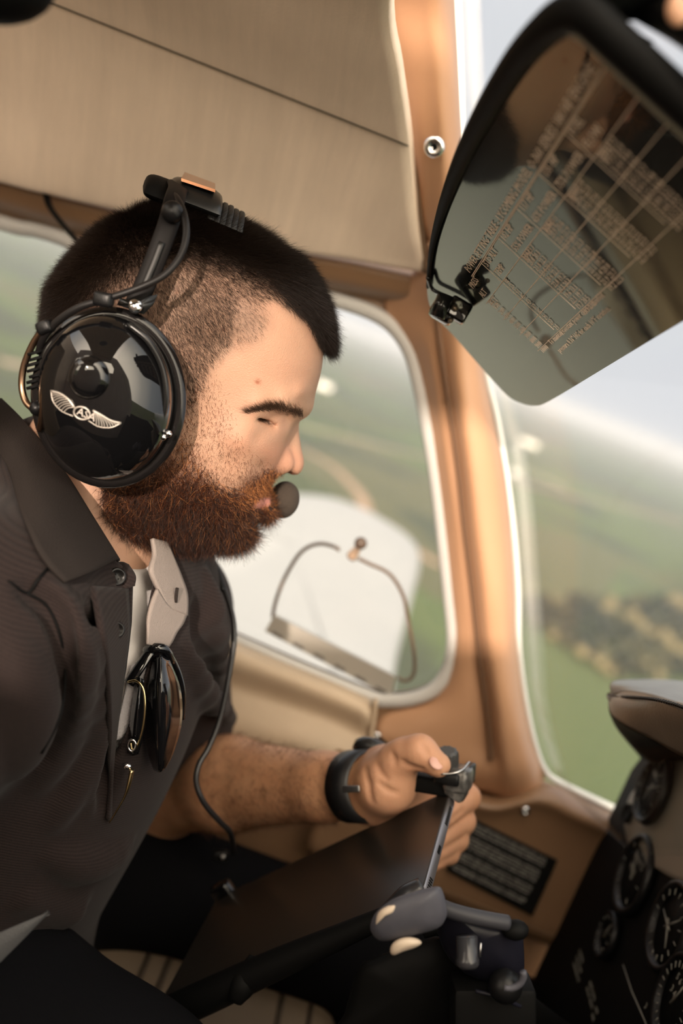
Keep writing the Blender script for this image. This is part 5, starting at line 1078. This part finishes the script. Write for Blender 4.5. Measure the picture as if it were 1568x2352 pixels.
for k in range(6):
    f = (k + .55) / 6.1; p0 = hb[3] * (1 - f) + hb[2] * f + (hb[0] - hb[3]) * .16; obj('hinge_knuckle', rbox(p0 + np.array((0, -.004, 0)), (.013, .003, .0035), frame((0, -1, 0), hb[2] - hb[3])[:, [0, 2, 1]], .2), pm('knuckle', (.16, .145, .125), .5), sw)
obj('latch_stem', tube([at(808, 1278, 1.088), at(818, 1264, 1.080), at(826, 1250, 1.066)], [.0062, .0045, .003], 12, sm=3), pm('clear_resin', (.60, .42, .30), .3), sw)
obj('latch_knob', ball(at(828, 1248, 1.060), .0068, 20), pm('latch_brown', (.10, .065, .045), .3), sw)
# strap by the rear window and a dark fixture in the near roof corner
obj('hanging_strap', tube([at(*p) for p in ((104, 428, 1.03), (112, 470, 1.02), (138, 508, 1.0), (170, 545, .97), (200, 575, .95))], .0042, 10, sm=5, flat=.5), 'matte', None, label='thin dark strap hanging from the ceiling edge behind the head', cat='strap')
obj('overhead_vent', ball(at(-6, -36, .48), (.026, .02, .016), 24, RB), 'matte', None, label='dark blurred overhead fitting in the upper left roof corner', cat='overhead fitting')
# ================================================================ GLARESHIELD and INSTRUMENT PANEL
gs = thing('glareshield', at(1520, 1650, .75), 'padded leather glareshield cowl with a zip stitched seam at the right edge', 'glareshield')
glm = pm('worn_leather', (.17, .135, .105), .36, var=.2, vs=30, bump=.35, bs=500)
top_ = G3([((1404, 1600, .86), (1400, 1572, .87), (1420, 1562, .90), (1470, 1560, .98)), ((1430, 1586, .82), (1440, 1572, .83), (1470, 1562, .88), (1520, 1560, .96)), ((1480, 1592, .76), (1500, 1576, .79), (1530, 1566, .84), (1580, 1566, .92)), ((1530, 1606, .71), (1548, 1586, .75), (1580, 1574, .80), (1640, 1580, .88)), ((1580, 1626, .67), (1600, 1604, .71), (1630, 1590, .76), (1700, 1600, .84)), ((1700, 1690, .60), (1710, 1660, .64), (1740, 1640, .70), (1800, 1660, .78))])
obj('top_pad', gsurf(top_, 6, 6, .004, (0, 1, -1)), pm('grey_leather', (.20, .20, .195), .40, var=.1, vs=30, bump=.25, bs=500), gs)
sid = G3([((1396, 1612, .862), (1402, 1590, .866), (1404, 1606, .863), (1404, 1600, .861)), ((1404, 1640, .83), (1412, 1612, .825), (1424, 1598, .822), (1432, 1586, .820)), ((1440, 1668, .79), (1450, 1630, .775), (1468, 1606, .765), (1482, 1592, .760)), ((1500, 1700, .76), (1508, 1652, .735), (1520, 1624, .720), (1532, 1606, .710)), ((1570, 1740, .73), (1572, 1680, .700), (1576, 1648, .680), (1580, 1626, .670)), ((1700, 1800, .68), (1700, 1750, .64), (1700, 1715, .61), (1700, 1690, .60))])
obj('side_skirt', gsurf(sid, 6, 6, .004, (0, 1, 0)), glm, gs)
obj('underside', gsurf(G3([((1396, 1612, .862), (1400, 1640, .88), (1420, 1680, .93), (1470, 1740, .99)), ((1404, 1640, .83), (1440, 1700, .88), (1480, 1740, .93), (1510, 1760, .98)), ((1440, 1668, .79), (1480, 1710, .86), (1520, 1740, .92), (1560, 1752, .97)), ((1500, 1700, .76), (1540, 1720, .83), (1580, 1740, .90), (1620, 1750, .95)), ((1570, 1740, .73), (1600, 1740, .80), (1640, 1740, .88), (1690, 1740, .93)), ((1700, 1800, .68), (1720, 1780, .76), (1740, 1760, .84), (1790, 1750, .90))]), 5, 5, .004, (1, 1, 1)), 'matte', gs)
zp = catmull(np.array([at(*p) for p in ((1398, 1598, .858), (1424, 1600, .821), (1462, 1602, .762), (1500, 1606, .731), (1550, 1618, .690), (1590, 1634, .660))]), 18)
obj('zip_seam', join(*[tube([zp[i], zp[i] * .5 + zp[i + 1] * .5 + np.array((0, 0, .0004 * (-1) ** i))], .0011, 6) for i in range(20, len(zp) - 1)], tube(zp, .0006, 5)), 'dark', gs)
# panel: faces back towards the seats
PX_ = .385
def pp(x, y, o=0.0): p = atx(x, y, PX_); return p + np.array((-o, 0, 0))
ip = thing('instrument_panel', (PX_, .6, .55), 'instrument panel with a taupe upper fascia over black gauges at the lower right', 'instrument panel')
obj('fascia', gsurf([[pp(x, y, o) for x, y, o in r] for r in (((1500, 1740, -.03), (1560, 1700, -.03), (1640, 1660, -.02), (1800, 1640, 0)), ((1468, 1772, -.01), (1530, 1748, -.004), (1620, 1730, 0), (1800, 1700, 0)), ((1440, 1830, -.002), (1500, 1830, .004), (1600, 1820, .004), (1800, 1820, .004)), ((1428, 1890, -.002), (1490, 1920, .003), (1600, 1940, .003), (1800, 1960, .003)), ((1440, 1950, -.002), (1500, 1990, .001), (1600, 2040, .001), (1800, 2060, .001)))], 6, 6, .006, (1, 0, 0)), pm('taupe_fascia', (.20, .165, .13), .55, bump=.3, bs=500), ip)
Yb = [pp(x, y, -.002) for x, y in ((1430, 1890), (1312, 2180), (1190, 2380), (1150, 2700))]
obj('black_fascia', loft([np.array([p + np.array((o, 0, 0)) for p in (np.array((PX_, Yb[0][1] + .02, .78)), np.array((PX_, 1.05, .72)), np.array((PX_, 1.05, .40)), np.array((PX_, .0, .40)), np.array((PX_, .0, .80)), np.array((PX_, .5, .86)))]) for o in (.003, .02)]), 'matte', ip, smooth=False, fixn=True)
whitep = pm('dial_white', (.17, .165, .145), .5)
def gauge(x, y, r, label, mat='gloss', marks=12, needles=((40, .75),), par=None, o=.004, txt=None, name='gauge'):
    c = pp(x, y, o); g = thing(name, c, label, 'gauge')
    obj('bezel', lathe([(r * .86, -.004), (r * .86, .0015), (r * .93, .003), (r * 1.0, .002), (r * 1.04, -.004)], c, (-1, 0, 0), 40), mat, g)
    d = obj('dial', lathe([(.0001, -.003), (r * .88, -.003), (r * .88, -.0045), (.0001, -.0045)], c, (-1, 0, 0), 32), 'matte', g)
    e_y, e_z = np.array((0, -1., 0)), np.array((0, 0, 1.)); mk = []
    for k in range(marks):
        a = 2 * np.pi * k / marks; dr = e_y * math.sin(a) + e_z * math.cos(a); mk.append(tube([c + dr * r * .66 + np.array((-(-.0024), 0, 0)) * -1, c + dr * r * .80 + np.array((-.0, 0, 0)) - np.array((-.0024, 0, 0)) * -1], .0005, 4))
    mk = [(np.asarray(v) + np.array((.0, 0, 0)), f) for v, f in mk]
    if txt: mk.append(textmesh(txt, c + e_y * -r * .35 + e_z * r * .3 + np.array((-.0005, 0, 0)), e_y, e_z, r * .24, 1.3, .0002))
    obj('dial_marks', join(*mk), whitep, d)
    for a, l in needles:
        a = math.radians(a); dr = e_y * math.sin(a) + e_z * math.cos(a); obj('needle', tube([c - dr * r * .15 + np.array((-.0008, 0, 0)), c + dr * r * l + np.array((-.0008, 0, 0))], [.0012, .0004], 6), whitep, d)
    return g
gauge(1524, 1822, .034, 'round gauge set in an oval recess of the taupe fascia', 'dark', 10, ((60, .7), (200, .5)), txt=['VAC'], o=.013)
gauge(1462, 2010, .038, 'dark round gauge with curved scale below the taupe fascia', 'dark', 8, ((330, .6),), txt=['KNOTS', 'MPH'])
gauge(1545, 2130, .038, 'attitude gauge with a small white aeroplane symbol and needles', 'dark', 16, ((45, .6), (135, .5), (280, .55)))
gauge(1560, 2300, .036, 'dial with coloured figures in the bottom right corner', 'dark', 24, ((20, .6),), txt=['5 6 7', '3 4'])
gauge(1400, 2150, .022, 'small dark knob gauge by the left edge of the panel', 'dark', 12, ((10, .5),))
for (x, y), lb in (((1504, 1796), 'upper small dark hole plug in the taupe fascia'), ((1450, 1872), 'lower small dark hole plug in the taupe fascia')):
    obj('hole_plug', lathe([(.0001, -.001), (.008, -.001), (.0095, .0012), (.0105, -.001), (.010, -.004), (.0001, -.004)], pp(x, y, .006), (-1, 0, 0), 24), 'matte', None, label=lb, cat='plug')
def plab(lines, x, y, sz, mat=whitep): obj('panel_lettering', textmesh(lines, pp(x, y, .0045), np.array((0, -1., 0)), np.array((0, 0, 1.)), sz, 1.3, .0002), mat, ip, smooth=False)
plab(['ALT', 'STATIC', 'SOURCE'], 1500, 1930, .0065)
plab(['MASTER', 'FUEL PUMP', 'LANDING LT'], 1338, 2190, .0055); plab(['ANTI-COLL', 'PITOT HEAT'], 1362, 2262, .0055); plab(['3'], 1490, 2318, .008); plab(['OFF', 'ON'], 1375, 2320, .006)
obj('edge_strip', tube([pp(x, y, .004) for x, y in ((1440, 2220), (1460, 2280), (1492, 2352), (1510, 2400))], .0006, 6), whitep, ip)
# ================================================================ OUTSIDE: wing, road, trees, farm buildings
wg_ = [(-.9, 1.15), (-.55, 4.58), (-.45, 5.05), (-.21, 5.42), (.10, 5.55), (.36, 5.50), (.44, 5.33), (.43, 4.6), (.37, 3.5), (.33, 3.0), (.30, 2.0), (.30, 1.15)]
wv = catmull(np.array([at(*p) if len(p) == 3 else atz(*p, .10) for p in ((960, 1252), (930, 1222), (860, 1180), (780, 1148), (700, 1136), (600, 1134), (480, 1140), (380, 1150))]), 6)
tipn = [atz(968, 1290, .10), atz(950, 1370, .10), atz(930, 1450, .10), atz(912, 1540, .10)]; rt = [np.array((tipn[-1][0] - .02, 2.0, .10)), np.array((tipn[-1][0] - .02, 1.14, .10)), np.array((-1.3, 1.14, .10)), np.array((-1.3, 2.5, .10)), np.array((-1.15, 4.2, .10))]
wl = catmull(np.array([wv[0]] + tipn + rt + [wv[-1]]), 5)
wpoly = np.vstack([wl, wv[::-1][1:-1]]); wc_ = wpoly.mean(0)
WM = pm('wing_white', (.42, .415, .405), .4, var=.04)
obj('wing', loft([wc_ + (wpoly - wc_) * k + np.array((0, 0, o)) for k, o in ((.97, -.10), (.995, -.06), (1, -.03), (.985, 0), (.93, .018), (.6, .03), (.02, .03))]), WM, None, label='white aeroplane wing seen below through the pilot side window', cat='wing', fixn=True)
obj('fuselage_side', gsurf([[(-1.4, 1.125, z), (0, 1.125, z), (.5, 1.12, z)] for z in (.62, .5, .3, .05)], 3, 3, .02, (0, 1, 0)), 'white', None, label='white outer skin of the fuselage below the cabin windows', cat='fuselage')
def grd(x, y, h=0): return atz(x, y, -500 + h)
def strip(pts, w, mat, nm, label, cat):
    P = catmull(np.array([grd(x, y, .5) for x, y in pts]), 8); T = np.gradient(P, axis=0); T /= np.linalg.norm(T, axis=1)[:, None]; N_ = np.stack([-T[:, 1], T[:, 0], 0 * T[:, 0]], 1)
    obj(nm, gsurf(np.stack([P - N_ * w, P + N_ * w]), 1, 1, .3), mat, None, smooth=False, label=label, cat=cat)
dirt = pm('dry_earth', (.28, .21, .15), .9); 
strip([(680, 975), (800, 1005), (960, 1046), (1200, 1110), (1568, 1200)], 26, dirt, 'country_road', 'pale straight country road crossing the fields beyond the window', 'road')
strip([(690, 1030), (760, 1070), (800, 1105), (830, 1140), (850, 1190), (900, 1225), (1010, 1300)], 22, pm('tan_earth', (.30, .20, .13), .9), 'dirt_track', 'curving tan dirt track beyond the wing tip', 'track')
strip([(0, 830), (60, 840), (160, 862)], 30, dirt, 'dirt_track', 'pale track seen through the rear side window', 'track')
def barn(x, y, w, d, h, label):
    p = grd(x, y); b_ = thing('farm_building', p, label, 'building'); w_ = pm('barn_white', (.75, .74, .72), .6)
    obj('walls', rbox(p + (0, 0, h / 2), (w, d, h), None, 0), w_, b_, smooth=False)
    a = np.array([(-w / 2, -d / 2 - 1, h), (w / 2, -d / 2 - 1, h), (w / 2, d / 2 + 1, h), (-w / 2, d / 2 + 1, h), (-w / 2, 0, h * 1.5), (w / 2, 0, h * 1.5)]) + p
    obj('roof', (a, [(0, 1, 5, 4), (3, 4, 5, 2), (0, 4, 3), (1, 2, 5), (0, 3, 2, 1)]), w_, b_, smooth=False)
barn(742, 892, 110, 60, 26, 'small white farm building near the horizon beside the forehead'); barn(1212, 1022, 190, 90, 30, 'long white farm building right of the windscreen pillar'); barn(1180, 1090, 60, 40, 15, 'low white shed below the long farm building')
strip([(1195, 1075), (1250, 1098), (1300, 1122)], 34, pm('pale_yard', (.55, .47, .38), .9), 'farm_yard', 'pale farm yard beside the long white building', 'yard')
# woodland
tm = [pm('tree_green_%d' % i, c, .9, var=.5, vs=.12) for i, c in enumerate(((.014, .019, .008), (.045, .045, .020), (.15, .125, .060)))]
def tree_proto(i):
    r = np.random.default_rng(40 + i); t_ = thing('tree', (0, 0, 0), None, None)
    v, f = ball((0, 0, 11), (6.5, 6.5, 7.5), 14); v = v + (v - np.array((0, 0, 11))) * r.normal(0, .16, (len(v), 1)); obj('crown', (v, f), tm[i], t_)
    obj('trunk', tube([(0, 0, -1), (0, 0, 8)], [.6, .35], 8), pm('bark', (.06, .045, .03), .9), t_); return t_
protos = [tree_proto(i) for i in range(3)]
WOOD = [(1205, 1398), (1260, 1388), (1330, 1380), (1420, 1386), (1568, 1384), (1568, 1560), (1500, 1572), (1400, 1562), (1330, 1520), (1270, 1480), (1215, 1440)]
sp_ = []; tries = 0; r9 = np.random.default_rng(11)
while len(sp_) < 300:
    x, y = r9.uniform(1200, 1640), r9.uniform(1375, 1580)
    if poly_in(np.array([x]), np.array([y]), WOOD + [])[0] or (x > 1568 and 1384 < y < 1560): 
        g_ = grd(x, y)[:2]; s_c = r9.uniform(1.4, 3.0)
        if all(math.hypot(g_[0] - a_, g_[1] - b_) > 7.4 * (s_c + c_) for _, _, a_, b_, c_ in sp_): sp_.append((x, y, g_[0], g_[1], s_c))
    tries += 1
    if tries > 60000: break
for n, (x, y, _, _, s_c) in enumerate(sp_):
    _g = grd(x, y); i = int(np.clip(1.1 + 1.1 * math.sin(_g[0] / 62 + 1.3 * math.sin(_g[1] / 90)) + .8 * math.sin(_g[1] / 110 + 1) + r9.normal(0, .35), 0, 2)) if n > 2 else n; p_ = protos[i]; o = p_ if n < 3 else p_.copy()
    if n >= 3:
        COL.objects.link(o)
        for c_ in p_.children: d_ = c_.copy(); COL.objects.link(d_); d_.parent = o
    o.location = grd(x, y); o.scale = (s_c, s_c, s_c * .8); o.rotation_euler = (0, 0, r9.uniform(0, 6))
    tag(o, 'leafy tree standing in the dark woodland patch beyond the windscreen', 'tree', 'trees of the woodland patch')
